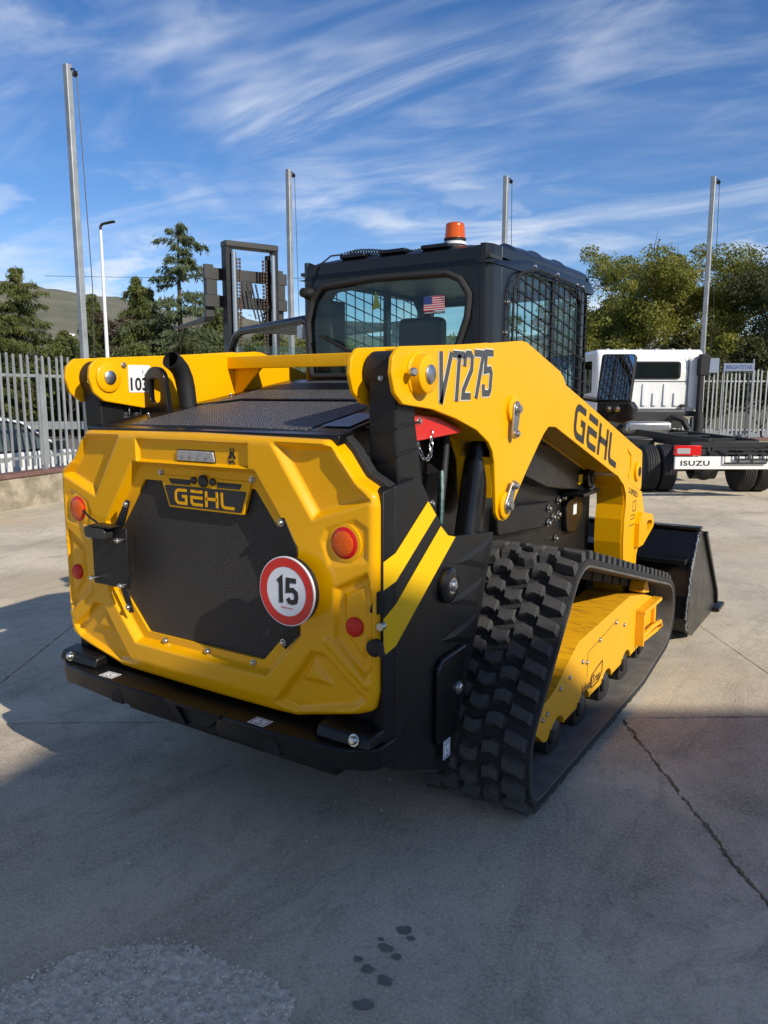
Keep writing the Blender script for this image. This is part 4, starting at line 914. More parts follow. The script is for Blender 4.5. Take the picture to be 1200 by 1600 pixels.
for x, y, a in ((-.42, -.418, .05), (.33, -.425, .0)):
    q = B(); Mt = Matrix.Translation((x, y, .5045)) @ Matrix.Rotation(a, 4, 'Z'); q.box(-.034, .034, -.024, .024, 0, .0008, Mt); st = q.build('lashing_sticker', 'film', bmp)
    b = B(); strokes_mesh(b, [[(.3, .25), (.5, .12), (.7, .25), (.6, .5), (.4, .6), (.5, .85)], [(.05, .05), (.95, .05), (.95, .95), (.05, .95), (.05, .05)]], .045, Mt @ Vector((-.030, -.021, .0009)), Mt.to_3x3() @ Vector((.06, 0, 0)), Mt.to_3x3() @ Vector((0, .042, 0)), .0003); b.build('sticker_print', 'print', st, smooth=0)

# ---------------- hood
def hz_(y): return 1.418+0.168*(y+0.33)
def sheet(name, pts, lift, th, m, parent):
    b_ = B(); n = len(pts); b_.add([(x, y, hz_(y)+lift-th) for x, y in pts]+[(x, y, hz_(y)+lift) for x, y in pts], [tuple(range(n))[::-1], tuple(range(n, 2*n))]+[(i, (i+1) % n, n+(i+1) % n, n+i) for i in range(n)])
    return b_.build(name, m, parent, bevel=0.004)
hood = sheet('hood', [(-.585, -.335), (.585, -.335), (.555, -.10), (.53, .30), (.53, .78), (-.53, .78), (-.53, .30), (-.555, -.10)], 0.0, .03, 'black', LO)
sheet('rear_mesh', [(-.40, -.285), (.42, -.285), (.40, .07), (.33, .19), (-.30, .19), (-.42, .06)], 0.004, .004, 'perf_hood', hood)
sheet('front_mesh', [(-.42, .09), (-.30, .225), (.33, .225), (.42, .10), (.47, .12), (.47, .60), (.36, .70), (-.33, .70), (-.47, .58)], 0.005, .004, 'perf_hood', hood)
sheet('mesh_rim', [(-.44, .075), (-.31, .205), (.34, .205), (.44, .085), (.445, .10), (.345, .225), (-.315, .225), (-.45, .095)], 0.010, .008, 'black', hood)
dl = sheet('data_label', [(.435, -.225), (.545, -.225), (.52, -.02), (.43, -.02)], 0.0045, .001, 'film', hood)
M['label_grey'] = mat('label_grey', (0.36, 0.40, 0.46), 0.4, vscale=40, col2=(0.26, 0.30, 0.36))
dl.data.materials[0] = M['label_grey']
b = B(); b.prism([(-.335, hz_(-.335)-.028), (.79, hz_(.79)-.028), (.79, .60), (-.27, .60)], 0, -.545, .545); b.build('engine_bay', 'black_satin', LO, bevel=0.006)
for p in ((-.54, -.10), (-.535, .12), (-.53, .35)): bolt(hood, (p[0]+.02, p[1], hz_(p[1])+.001), (0, 0, 1), BOLT_S)
# exhaust stack: open pipe with bend
ep = [(-.478, .075, 1.42), (-.480, .070, 1.50), (-.482, .066, 1.56), (-.483, .058, 1.60), (-.482, .040, 1.635), (-.478, .012, 1.658), (-.472, -.018, 1.672)]
b = B(); b.tube(ep, .037, 20, cap=False)
inner = B(); inner.tube([Vector(p) for p in ep], .033, 20, cap=False)
k0 = len(b.v); b.v += inner.v; b.f += [tuple(i+k0 for i in f[::-1]) for f in inner.f]
n = 20; L1 = (len(ep)-1)*n; b.f += [(L1+j, L1+(j+1) % n, k0+L1+(j+1) % n, k0+L1+j) for j in range(n)]
me = bpy.data.meshes.new('exhaust_pipe'); me.from_pydata(b.v, [], b.f); finish('exhaust_pipe', me, 'black_plastic', LO)
b = B(); b.lathe((-.478, .078, 1.455), (0, 0, 1), [(0, .055), (.02, .05), (.03, .040)], 20); b.build('pipe_collar', 'black_satin', LO)
# lifting eye
lz = 1.445
plate_holes('lifting_eye', [(-.615, lz-.03), (-.450, lz-.03), (-.462, lz+.06), (-.472, lz+.14)]+[(-.530+.058*math.cos(a), lz+.145+.055*math.sin(a)) for a in np.linspace(0.05, math.pi-.15, 10)]+[(-.598, lz+.10)],
            [fillet([(-.560, lz+.060), (-.500, lz+.055), (-.500, lz+.150), (-.556, lz+.158)], .024, 5)], 1, -.055, -.030, 'black', LO, bevel=0.003)
# corrugated hoses by the left tower
for k in range(3):
    pts = [(-.66, -.10+.055*k, 1.58), (-.655, -.11+.055*k, 1.47), (-.62, -.13+.055*k, 1.42), (-.57, -.15+.05*k, 1.385)]
    P3 = [Vector(pts[0]).lerp(Vector(pts[1]), t/8) for t in range(8)]+[Vector(pts[1]).lerp(Vector(pts[2]), t/8) for t in range(8)]+[Vector(pts[2]).lerp(Vector(pts[3]), t/8) for t in range(9)]
    b = B(); b.tube(P3, [.019+.003*(i % 2) for i in range(len(P3))], 10); b.build('corrugated_hose', 'black_plastic', LO)

# ---------------- lift arms (right: s=1, left: s=-1)
arm_out = [(-.308, 1.595), (-.302, 1.640), (-.268, 1.672), (.06, 1.693), (.35, 1.714), (.605, 1.735), (.655, 1.732), (1.017, 1.632), (1.060, 1.609), (1.096, 1.574), (1.27, 1.526), (2.25, 1.246), (2.375, 1.214), (2.395, 1.195),
           (2.41, .975), (1.90, 1.112), (.985, 1.398), (.905, 1.402), (.862, 1.380), (.814, 1.345), (.683, 1.237), (.586, 1.149), (.525, 1.082), (.505, 1.070), (.468, 1.067), (.432, 1.076), (.408, 1.100), (.402, 1.148), (.385, 1.290), (.366, 1.335), (.332, 1.368), (.235, 1.415), (.079, 1.459), (-.073, 1.491), (-.245, 1.508), (-.290, 1.540)]
arm_in = [(-.308, 1.595), (-.302, 1.640), (-.268, 1.672), (.35, 1.712), (.605, 1.733), (.655, 1.730), (1.017, 1.630), (1.096, 1.572), (2.25, 1.244), (2.375, 1.212), (2.41, .977), (1.90, 1.114), (.985, 1.400), (.862, 1.382), (.683, 1.240), (.525, 1.085), (.468, 1.070), (.408, 1.103), (.385, 1.292), (.332, 1.370), (.079, 1.461), (-.245, 1.510), (-.290, 1.542)]
for s in (1, -1):
    b = B(); b.prism(fillet(arm_out, .03, 3), 0, s*.735, s*.750); arm = b.build('lift_arm', 'yellow', LO, bevel=0.003)
    b = B(); b.prism(fillet(arm_in, .03, 3), 0, s*.592, s*.607); b.build('inner_plate', 'yellow', arm, bevel=0.003)
    b = B()                                                  # top and bottom closing plates
    for (y0, z0), (y1, z1) in (((-.12, 1.676), (.605, 1.728)), ((.655, 1.723), (1.017, 1.622)), ((1.10, 1.562), (2.25, 1.236)), ((2.25, 1.236), (2.38, 1.20))):
        b.add([(s*.607, y0, z0), (s*.735, y0, z0), (s*.735, y1, z1), (s*.607, y1, z1), (s*.607, y0, z0-.012), (s*.735, y0, z0-.012), (s*.735, y1, z1-.012), (s*.607, y1, z1-.012)], [(0, 1, 2, 3), (7, 6, 5, 4), (0, 4, 5, 1), (1, 5, 6, 2), (2, 6, 7, 3), (3, 7, 4, 0)])
    for (y0, z0), (y1, z1) in (((.985, 1.404), (1.90, 1.120)), ((.40, 1.16), (.385, 1.30)), ((.35, 1.37), (.10, 1.47))):
        b.add([(s*.607, y0, z0), (s*.735, y0, z0), (s*.735, y1, z1), (s*.607, y1, z1), (s*.607, y0, z0+.012), (s*.735, y0, z0+.012), (s*.735, y1, z1+.012), (s*.607, y1, z1+.012)], [(0, 1, 2, 3), (7, 6, 5, 4), (0, 4, 5, 1), (1, 5, 6, 2), (2, 6, 7, 3), (3, 7, 4, 0)])
    b.build('closing_plate', 'yellow', arm, bevel=0.002)
    # front leg
    leg = [(1.905, 1.114), (2.00, 1.085), (2.410, .972), (2.475, .86), (2.50, .80), (2.42, .70), (2.36, .60), (2.34, .30), (2.10, .30), (2.09, .62), (2.075, .72), (2.075, .85), (2.095, .93), (2.085, .99), (2.04, 1.045)]
    b = B(); b.prism(leg, 0, s*.738, s*.7525); b.prism(leg, 0, s*.600, s*.614)
    rearp = [(1.905, 1.108), (2.035, 1.043), (2.082, .985), (2.090, .93), (2.071, .85), (2.071, .72), (2.088, .62), (2.10, .30)]
    for (y0, z0), (y1, z1) in zip(rearp[:-1], rearp[1:]):
        b.add([(s*.590, y0, z0), (s*.738, y0, z0), (s*.738, y1, z1), (s*.590, y1, z1), (s*.590, y0+.012, z0), (s*.738, y0+.012, z0), (s*.738, y1+.012, z1), (s*.590, y1+.012, z1)], [(0, 1, 2, 3), (7, 6, 5, 4), (0, 4, 5, 1), (1, 5, 6, 2), (2, 6, 7, 3), (3, 7, 4, 0)])
    frontp = [(2.41, .972), (2.475, .86), (2.42, .70), (2.36, .60), (2.34, .30)]
    for (y0, z0), (y1, z1) in zip(frontp[:-1], frontp[1:]):
        b.add([(s*.614, y0, z0), (s*.738, y0, z0), (s*.738, y1, z1), (s*.614, y1, z1), (s*.614, y0-.012, z0), (s*.738, y0-.012, z0), (s*.738, y1-.012, z1), (s*.614, y1-.012, z1)], [(0, 1, 2, 3), (7, 6, 5, 4), (0, 4, 5, 1), (1, 5, 6, 2), (2, 6, 7, 3), (3, 7, 4, 0)])
    b.build('front_leg', 'yellow', arm, smooth=50)
    if s > 0:
        plate_holes('tie_down_lug', fillet([(2.36, .86), (2.60, .815), (2.64, .745), (2.40, .66), (2.30, .66), (2.30, .80)], [.0, .04, .04, .02, 0, 0], 5), [fillet([(2.47, .795), (2.575, .785), (2.59, .755), (2.475, .725)], .016, 4)], 0, .7535, .778, 'yellow', arm, bevel=0.004)
        # front details: stiffener emboss and pivot cover
        b = B(); b.prism(fillet([(2.09, 1.245), (2.17, 1.222), (2.17, 1.10), (2.12, 1.075), (2.12, 1.10), (2.15, 1.12), (2.15, 1.20), (2.09, 1.225)], .01), 0, .750, .756); b.build('emboss', 'yellow', arm, bevel=0.004)
        b = B(); b.lathe((.752, 2.29, 1.10), (1, 0, 0), [(0, .055), (.010, .055), (.014, .048)], 24); b.build('pivot_boss', 'yellow', arm)
        b = B(); b.lathe((.765, 2.29, 1.10), (1, 0, 0), [(0, .028), (.003, .028), (.004, .02)], 18); b.build('pivot_cap', 'black_satin', arm)
        text_on('speed_decal', '2-SPEED', (.7535, 2.13, .995), (0, .19, -.050), (0, .0, .033), 'print', arm, offs=0.02)
        b = B(); strokes_mesh(b, [[(0, 0), (.8, 0)], [(.2, .25), (.8, .25), (.8, .4), (.2, .4)], [(.5, .55), (.95, .55), (.95, .95), (.5, .95), (.5, .55)]], .04, (.7535, 2.17, .80), (0, .13, 0), (0, 0, .14), .0004); b.build('pictogram_decal', 'print', arm, smooth=0)
    # rear pivot boss, pin
    if s > 0:
        b = B(); b.lathe((.748, -.162, 1.596), (1, 0, 0), [(0, .066), (.006, .066), (.010, .060), (.038, .056), (.042, .050)], 28); bs = b.build('pivot_boss', 'yellow', arm)
        b = B(); b.lathe((.785, -.162, 1.596), (1, 0, 0), [(0, .028), (.010, .028), (.013, .024)], 24); b.build('pin', 'zinc', arm)
        b = B(); b.lathe((.772, -.236, 1.600), (1, -.6, .05), [(0, .013), (.014, .013), (.018, .009)], 10); b.build('lock_bolt', 'chrome', arm)
        # pin retainers
        for (y0, z0, y1, z1) in ((.524, 1.482, .508, 1.392), (.468, 1.128, .512, 1.198)):
            d = Vector((y1-y0, z1-z0)); L_ = d.length; d /= L_; nn = Vector((-d.y, d.x)); pts = []
            for i in range(13): a = math.pi*i/12; pts.append(Vector((y0, z0))+nn*(.030*math.cos(a))-d*(.030*math.sin(a)))
            for i in range(13): a = math.pi*i/12; pts.append(Vector((y1, z1))-nn*(.020*math.cos(a))+d*(.020*math.sin(a)))
            b = B(); b.prism([tuple(p) for p in pts], 0, .766, .774); kp = b.build('pin_keeper', 'zinc', arm, bevel=0.0015)
            b = B(); b.lathe((.750, y0, z0), (1, 0, 0), [(0, .050), (.012, .050), (.016, .044)], 24); b.build('keeper_boss', 'yellow', arm)
            b = B(); b.lathe((.774, y0, z0), (1, 0, 0), [(0, .024), (.004, .024), (.005, .017), (.014, .015), (.015, .008)], 18); b.build('pin', 'zinc', arm)
            bolt(arm, (.774, y1, z1), (1, 0, 0), BOLT_L)
    else:
        b = B(); b.lathe((-.592, -.225, 1.600), (1, 0, 0), [(0, .056), (.008, .056), (.012, .050)], 28); b.build('pivot_boss', 'yellow', arm)
        b = B(); b.lathe((-.580, -.225, 1.600), (1, 0, 0), [(0, .026), (.006, .026), (.009, .022)], 24); b.build('pin', 'zinc', arm)
        bolt(arm, (-.592, -.150, 1.648), (1, 0, 0))
        # number plate
        b = B(); b.prism(fillet([(-.130, 1.650), (-.020, 1.652), (-.024, 1.544), (-.130, 1.543)], .008), 0, -.592, -.590); pl = b.build('number_plate', 'film', arm)
        text_on('plate_number', '103', (-.5895, -.122, 1.550), (0, .084, 0), (0, 0, .052), 'print', pl, offs=0.025)
        text_on('plate_mark', 'L', (-.5895, -.062, 1.620), (0, .010, 0), (0, 0, .014), 'print', pl, offs=0.0)
    # black rear link with boss between the plates
    b = B(); b.lathe((s*.612, -.185, 1.600), (s, 0, 0), [(0, .052), (.004, .066), (.118, .066), (.122, .052)], 28)
    b.build('link_boss', 'black_plastic', LO)
    b = B(); b.prism(fillet([(-.246, 1.600), (-.120, 1.600), (-.128, 1.46), (-.085, 1.28), (-.060, 1.12), (-.215, 1.12), (-.225, 1.28), (-.240, 1.42)], .01), 0, s*.625, s*.722); lnk = b.build('rear_link', 'black_satin', LO, bevel=0.012, seg=3)
    bolt(lnk, (s*.674, -.249, 1.585), (0, -1, .1), BOLT_S)
    if s > 0:
        for z in (1.44, 1.36):
            y0 = -.2405+(1.42-z)*.08; b = B(); b.tube([(.620, y0-.004, z), (.727, y0-.004, z), (.727, y0+.118, z+.012), (.62, y0+.118, z+.012)], .0028, 6, closed=True); b.build('cable_tie', 'dark', lnk)
# cross member between the arms
b = B(); b.prism(fillet([(.42, 1.648), (.42, 1.702), (.60, 1.712), (.60, 1.658)], .004), 0, -.592, .592); cm = b.build('cross_member', 'yellow', LO, bevel=0.004)
b = B(); b.prism([(-.592, 1.66), (-.592, 1.53), (-.56, 1.53), (-.42, 1.66)], 1, .46, .475); b.build('gusset', 'yellow', cm, bevel=0.003)
# model name: pale outline under black letters, condensed slant
def vt(parent):
    U, V = Vector((0, 1, 0)), Vector((0, 0, 1))
    z0, h = 1.509, .160
    def P_(a, c): return (a+.0*c, c)
    glyphs = [
     ('V', -.036, .084, [[(.10, 1), (.14, .12), (.14, .0)], [(.14, 0), (.92, 1)]]),
     ('T', .052, .078, [[(0, .93), (1, .93)], [(.56, .93), (.33, 0)]]),
     ('2', .118, .076, [[(.20, .68), (.24, .87), (.40, .93), (.75, .93), (.90, .86), (.86, .62), (.12, .20), (.06, .07), (.80, .07)]]),
     ('7', .196, .074, [[(.12, .93), (1.0, .93), (.32, 0)]]),
     ('5', .268, .082, [[(1.0, .93), (.32, .93), (.22, .55), (.70, .58), (.82, .50), (.72, .14), (.60, .07), (.10, .07), (.06, .26)]])]
    for name, m, w, x in (('model_outline', 'ltgrey', .185, .7512), ('model_lettering', 'greyfilm', .140, .7524)):
        b_ = B()
        for ch, y0, wd, st in glyphs:
            rise = (y0+.036)/.39*.026
            strokes_mesh(b_, [[(p[0]*wd/h, p[1]) for p in s_] for s_ in st], w, (x, y0, z0+rise), U*h, V*h, .0008)
        b_.build(name, m, parent, smooth=0)
arm_r = [o for o in LO.children if o.name.startswith('lift_arm')][0]
vt(arm_r)
gehl('brand_lettering', (.7512, 1.20, 1.352), (0, .69, -.203), (0, .030, .150), 'print', arm_r, w=0.20)

# ---------------- chassis, side panels, cylinders
b = B(); b.box(-.515, .515, .79, 2.20, .32, 1.18); chs = b.build('chassis', 'black_satin', LO, bevel=0.01)
b = B(); b.box(-.515, .515, -.27, .80, .30, .62); b.build('rear_chassis', 'black_satin', chs, bevel=0.01)
panel = fillet([(-.282, 1.274), (-.226, 1.279), (-.168, 1.288), (-.125, 1.268), (-.051, 1.179), (.045, 1.078), (.075, 1.069), (.105, 1.066), (.398, 1.037), (.392, 1.00), (.360, .926), (.323, .802), (.251, .653), (.181, .496), (.127, .348), (.075, .262), (.03, .262), (-.282, .395)], .006, 2)
for s in (1, -1):
    px0, px1 = (.728, .746) if s > 0 else (.690, .706)
    b = B(); b.prism(panel, 0, s*px0, s*px1); pn = b.build('side_panel', 'black_satin', LO, bevel=0.003)
    k_ = 0 if s > 0 else .040
    b = B(); b.add([(q_[0]-s*k_, q_[1], q_[2]) for q_ in [(s*.746, -.282, .395), (s*.746, -.282, 1.274), (s*.740, -.338, 1.262), (s*.740, -.338, .43), (s*.700, -.282, .395), (s*.700, -.282, 1.274), (s*.700, -.325, 1.262), (s*.700, -.325, .43)]],
                   [(0, 1, 2, 3), (7, 6, 5, 4), (0, 4, 5, 1), (1, 5, 6, 2), (2, 6, 7, 3), (3, 7, 4, 0)]); b.build('corner_post', 'black_satin', pn, bevel=0.004)
    b = B(); b.box(s*.55, s*(.728-k_), -.30, -.285, .43, 1.25); b.build('rear_sheet', 'black_satin', pn)
    b = B(); b.box(s*.545, s*(.726-k_), -.28, -.06, 1.10, 1.22); b.build('tower_base', 'black_satin', pn, bevel=0.006)
    # stripes
    if s > 0:
        for st, mid, rear in (([(-.09, 1.208), (-.038, 1.157), (-.278, .990), (-.280, 1.076)], None, [(-.280, 1.076), (-.278, .990), (-.3375, .974), (-.3375, 1.058)]),
                              ([(-.007, 1.117), (.043, 1.0785), (.095, 1.066), (-.277, .792), (-.278, .921)], None, [(-.278, .921), (-.277, .792), (-.3375, .775), (-.3375, .888)])):
            q = B(); q.add([(.7472, y, z) for y, z in st], [tuple(range(len(st)))]); q.add([(.7472 if y > -.30 else .7417, y, z) for y, z in rear], [(0, 1, 2, 3)])
            q.build('yellow_stripe', 'stripe', pn, smooth=0)
        # embossed triangles
        for (a, c, d) in (((.089, .975), (.386, 1.022), (.338, .908)), ((.039, .847), (.326, .887), (.281, .779)), ((-.003, .728), (.272, .759), (.236, .657))):
            A_, C_, D_ = Vector((0.7462, *a)), Vector((.7462, *c)), Vector((.7462, *d)); cen = (A_+C_+D_)/3
            i_ = [p.lerp(cen, .55)+Vector((-.011+.0, 0, 0))*0+Vector((.0055, 0, 0)) for p in (A_, C_, D_)]
            q = B(); q.add([A_, C_, D_]+i_, [(0, 1, 4, 3), (1, 2, 5, 4), (2, 0, 3, 5), (3, 4, 5)]); q.build('embossed_triangle', 'black_satin', pn, smooth=0)
        q = B(); q.lathe((.746, .030, .915), (1, 0, 0), [(0, .058), (.008, .060), (.020, .058), (.026, .050), (.027, .03)], 32); hb = q.build('hub_cap', 'black', pn)
        bolt(hb, (.772, .030, .915), (1, 0, 0), bolt_mesh('bolt', .019, .016))
        q = B(); q.prism(fillet([(-.045, .38), (-.045, .640), (-.010, .665), (.150, .672), (.150, .640), (.09, .38)], .025, 4), 0, .748, .765); lp = q.build('access_plate', 'black', pn, bevel=0.005, seg=3)
        q = B(); q.tube([(.757, -.040, .640), (.757, -.012, .664), (.757, .148, .672)], .010, 8); q.build('plate_rim', 'black', pn)
        bolt(lp, (.765, .100, .540), (1, 0, 0), bolt_mesh('bolt', .017, .014))
        q = B(); q.box(.7685, .7695, -.012, .036, .32, .385); sk = q.build('lashing_sticker', 'film', pn)
        q = B(); strokes_mesh(q, [[(.3, .15), (.5, .05), (.7, .15), (.62, .35), (.38, .45), (.5, .65)], [(0, 0), (1, 0), (1, 1), (0, 1), (0, 0)], [(.1, .82), (.9, .82)]], .05, (.7696, -.008, .325), (0, .040, 0), (0, 0, .055), .0003); q.build('sticker_print', 'print', sk, smooth=0)
        bolt(pn, (.72, -.02, 1.19), (1, 0, 0)); bolt(pn, (.70, -.13, 1.33), (1, 0, 0), BOLT_S)
    # lift cylinder
    q = B(); q.cyl((s*.665, .29, .80), (s*.665, .43, 1.34), .050, 24); q.lathe((s*.665, .425, 1.32), (0, .14, .54), [(0, .054), (.03, .054), (.034, .03), (.14, .03)], 24); q.build('lift_cylinder', 'black', LO)
q = B(); q.tube([(.64, .22, 1.40), (.64, .215, 1.33), (.648, .19, 1.27), (.66, .155, 1.20), (.665, .135, 1.13), (.66, .15, 1.07)], .014, 10); hs = q.build('hydraulic_hose', 'black_plastic', LO)
M['teal'] = mat('hose_print', (0.10, 0.26, 0.24), 0.5, vscale=60, col2=(0.02, 0.02, 0.02))
q = B(); q.tube([(.650, .172, 1.275), (.664, .150, 1.215), (.676, .124, 1.135), (.672, .128, 1.10)], .0075, 6); q.build('hose_print', 'teal', hs)
# inner black wall of the arm bay, cover plates and hydraulic block
q = B(); q.box(.516, .530, .50, 2.15, .50, 1.16); q.build('bay_wall', 'black_satin', LO)
q = B(); q.prism(fillet([(.20, 1.25), (.42, 1.26), (.50, 1.10), (.45, .95), (.10, .95), (.02, 1.12)], .06, 5), 0, .548, .556); q.build('round_cover', 'black', LO, bevel=0.003)
q = B(); q.prism(fillet([(1.00, 1.36), (1.86, 1.175), (1.95, 1.13), (1.97, 1.05), (1.88, 1.02), (1.30, 1.10), (.98, 1.19)], .03, 4), 0, .535, .60); ll = q.build('lower_link', 'black', LO, bevel=0.006)
q = B(); q.lathe((.60, 1.86, 1.10), (1, 0, 0), [(0, .06), (.03, .06), (.035, .05)], 24); q.lathe((.635, 1.86, 1.10), (1, 0, 0), [(0, .035), (.006, .035), (.008, .02)], 18); q.build('link_pivot', 'black', ll)
q = B(); q.box(.6005, .602, 1.74, 1.80, 1.07, 1.12); q.build('yellow_tag', 'stripe', ll)
q = B(); q.box(.53, .66, 1.66, 1.93, 1.015, 1.035); q.build('link_step', 'black', ll, bevel=0.004)
q = B(); q.prism(fillet([(.78, 1.06), (1.40, 1.02), (1.44, .95), (1.36, .90), (.80, .94)], .03, 4), 0, .535, .58); q.build('hydraulic_block', 'black_satin', LO, bevel=0.006)
for y, z in ((1.36, .99), (1.42, .94), (1.36, .92), (1.49, .945), (1.62, .995), (1.60, .91), (1.70, 1.0), (1.60, .80)): bolt(LO, (.585 if y < 1.5 else .535, y, z), (1, 0, 0), BOLT_L)
q = B(); q.prism(fillet([(1.68, .98), (1.90, 1.0), (1.96, .90), (1.84, .80), (1.70, .82)], .05, 5), 0, .53, .56); cvp = q.build('valve_cover', 'black', LO, bevel=0.005)
q = B(); q.box(.5605, .562, 1.79, 1.84, .90, .96); q.build('service_label', 'film', cvp)
# work lamp under the cab, seen above the link
q = B(); q.prism(fillet([(1.00, 1.365), (1.14, 1.335), (1.14, 1.295), (1.00, 1.325)], .01), 0, .56, .60); q.build('side_lamp', 'clearlens', LO, bevel=0.004)
# red arm lock with chain
q = B(); q.prism(fillet([(-.110, 1.478), (.03, 1.464), (.247, 1.409), (-.107, 1.392)], [.01, .02, .01, .01]), 0, .640, .708); lockp = q.build('arm_lock', 'red', LO, bevel=0.003)
bolt(lockp, (.708, -.085, 1.455), (1, 0, 0)); 
lk_me = None
cp = [(.712, -.095, 1.388), (.713, -.090, 1.368), (.714, -.080, 1.350), (.714, -.066, 1.338), (.714, -.048, 1.333), (.714, -.030, 1.336), (.713, -.018, 1.350), (.712, -.014, 1.368), (.711, -.012, 1.386), (.711, -.011, 1.404), (.711, -.010, 1.418)]
for k in range(len(cp)-1):
    a, c = Vector(cp[k]), Vector(cp[k+1]); m_ = (a+c)/2; d = (c-a).normalized(); w = Vector((1, 0, 0)) if k % 2 else d.cross(Vector((1, 0, 0))).normalized()
    pts = [m_+d*(.0125*math.cos(t))+w*(.006*math.sin(t)) for t in np.linspace(0, 2*math.pi, 13)[:-1]]
    q = B(); q.tube(pts, .0022, 6, closed=True); q.build('chain_link', 'chrome', lockp)
# ---------------- rubber tracks
circs = [(.385, .160, .126), (.46, .243, .209), (.82, .682, .199), (2.23, .300, .209), (1.80, .136, .103)]
def hull(pts):
    pts = sorted(pts); 
    def half_(P):
        h = []
        for p in P:
            while len(h) > 1 and (h[-1][0]-h[-2][0])*(p[1]-h[-2][1])-(h[-1][1]-h[-2][1])*(p[0]-h[-2][0]) <= 0: h.pop()
            h.append(p)
        return h
    a, c = half_(pts), half_(pts[::-1]); return a[:-1]+c[:-1]
hp = hull([(cy_+r*math.cos(2*math.pi*i/72), cz_+r*math.sin(2*math.pi*i/72)) for cy_, cz_, r in circs for i in range(72)])
def resample(pts, step):
    P = [Vector(p) for p in pts]+[Vector(pts[0])]; L_ = [0]
    for i in range(len(P)-1): L_.append(L_[-1]+(P[i+1]-P[i]).length)
    n = int(round(L_[-1]/step)); out = []; j = 0
    for k in range(n):
        s = L_[-1]*k/n
        while L_[j+1] < s: j += 1
        out.append(P[j].lerp(P[j+1], (s-L_[j])/(L_[j+1]-L_[j])))
    return out
BP = resample(hp, 0.035); NBP = len(BP)
def tn(i):
    t = (BP[(i+1) % NBP]-BP[i-1]).normalized(); return t, Vector((t.y, -t.x))
def belt_mesh(x0, x1, o0, o1):
    b_ = B(); vs, fs = [], []
    for i in range(NBP):
        t, nn = tn(i); p, q = BP[i]+nn*o1, BP[i]+nn*o0
        vs += [(x0, p.x, p.y), (x1, p.x, p.y), (x1, q.x, q.y), (x0, q.x, q.y)]
    for i in range(NBP):
        a, c = 4*i, 4*((i+1) % NBP)
        for j in range(4): fs.append((a+j, a+(j+1) % 4, c+(j+1) % 4, c+j))
    return b_.add(vs, fs)
lp = resample(hp, 0.0885); NR = len(lp)
XC = [(.915, .082), (.829, .080), (.745, .078), (.661, .080), (.575, .082)]
def lug_mesh(kind, w):
    l = .0265; k = .009; hgt = .034; tp = .82
    if kind == 0: base = [(-w/2, -l+k), (0, -l-k*.3), (w/2, -l+k), (w/2, l+k), (0, l-k*.3), (-w/2, l+k)]
    elif kind == 1: base = [(-w/2, -l-k), (0, -l+k*.3), (w/2, -l-k), (w/2, l-k), (0, l+k*.3), (-w/2, l-k)]
    elif kind == 2: base = [(-w/2, -l-.012), (w/2, -l+.016), (w/2, l+.010), (w/4, l+.003), (-w/2, l-.012)]
    else: base = [(-w/2, -l+.016), (w/2, -l-.012), (w/2, l-.012), (-w/4, l+.003), (-w/2, l+.010)]
    n = len(base); b_ = B()
    vs = [(p[0], p[1], -.004) for p in base]+[(p[0]*.96, p[1]*.92, hgt*.75) for p in base]+[(p[0]*.90, p[1]*tp, hgt) for p in base]
    fs = [tuple(range(2*n, 3*n))]+[(i, (i+1) % n, n+(i+1) % n, n+i) for i in range(n)]+[(n+i, n+(i+1) % n, 2*n+(i+1) % n, 2*n+i) for i in range(n)]
    b_.add(vs, fs); me = bpy.data.meshes.new('lug'); me.from_pydata(b_.v, [], b_.f); me.materials.append(M['rubber_lug']); 
    bm = bmesh.new(); bm.from_mesh(me); bmesh.ops.recalc_face_normals(bm, faces=bm.faces); bm.to_mesh(me); bm.free(); return me
LUGS = [lug_mesh(2, .084), lug_mesh(0, .070), lug_mesh(1, .070), lug_mesh(0, .070), lug_mesh(3, .084)]
TR = belt_mesh(.520, .970, -.022, .0).build('track_belt', 'rubber', LO, smooth=40)
ring_ = belt_mesh(.523, .967, -.034, -.0225); ring_.build('belt_lining', 'rubber_dust', TR, smooth=40)
def row_mats():
    for k in range(NR):
        p = lp[k]; t = (lp[(k+1) % NR]-lp[k-1]).normalized(); nn = Vector((t.y, -t.x))
        for c, (xc, w) in enumerate(XC):
            off = (.010, .046, .0, .046, .010)[c]
            q = p+t*off
            # pull to local arc by normal of nearest belt sample
            yield k, c, xc, q, t, nn
for k, c, xc, q, t, nn in row_mats():
    j = min(range(NBP), key=lambda i: (BP[i]-q).length_squared); tt, n2 = tn(j); d = (q-BP[j]).dot(n2); q2 = q-n2*d
    inst('lug', LUGS[c], TR, frame((xc, q2.x, q2.y), (1, 0, 0), (0, tt.x, tt.y), (0, n2.x, n2.y)) @ Matrix.Scale(random.uniform(.96, 1.03), 4))
g = B()
for k in range(NR*2):
    i = int(k*NBP/(NR*2)) % NBP; tt, n2 = tn(i); p = BP[i]-n2*.034
    for xc in (.700, .790):
        m4 = frame((xc, p.x, p.y), (1, 0, 0), (0, tt.x, tt.y), (0, -n2.x, -n2.y)); g.box(-.012, .012, -.016, .016, -.004, .042, m4)
gl_ = g.build('guide_lugs', 'rubber', TR, smooth=0); gl_['kind'] = 'stuff'
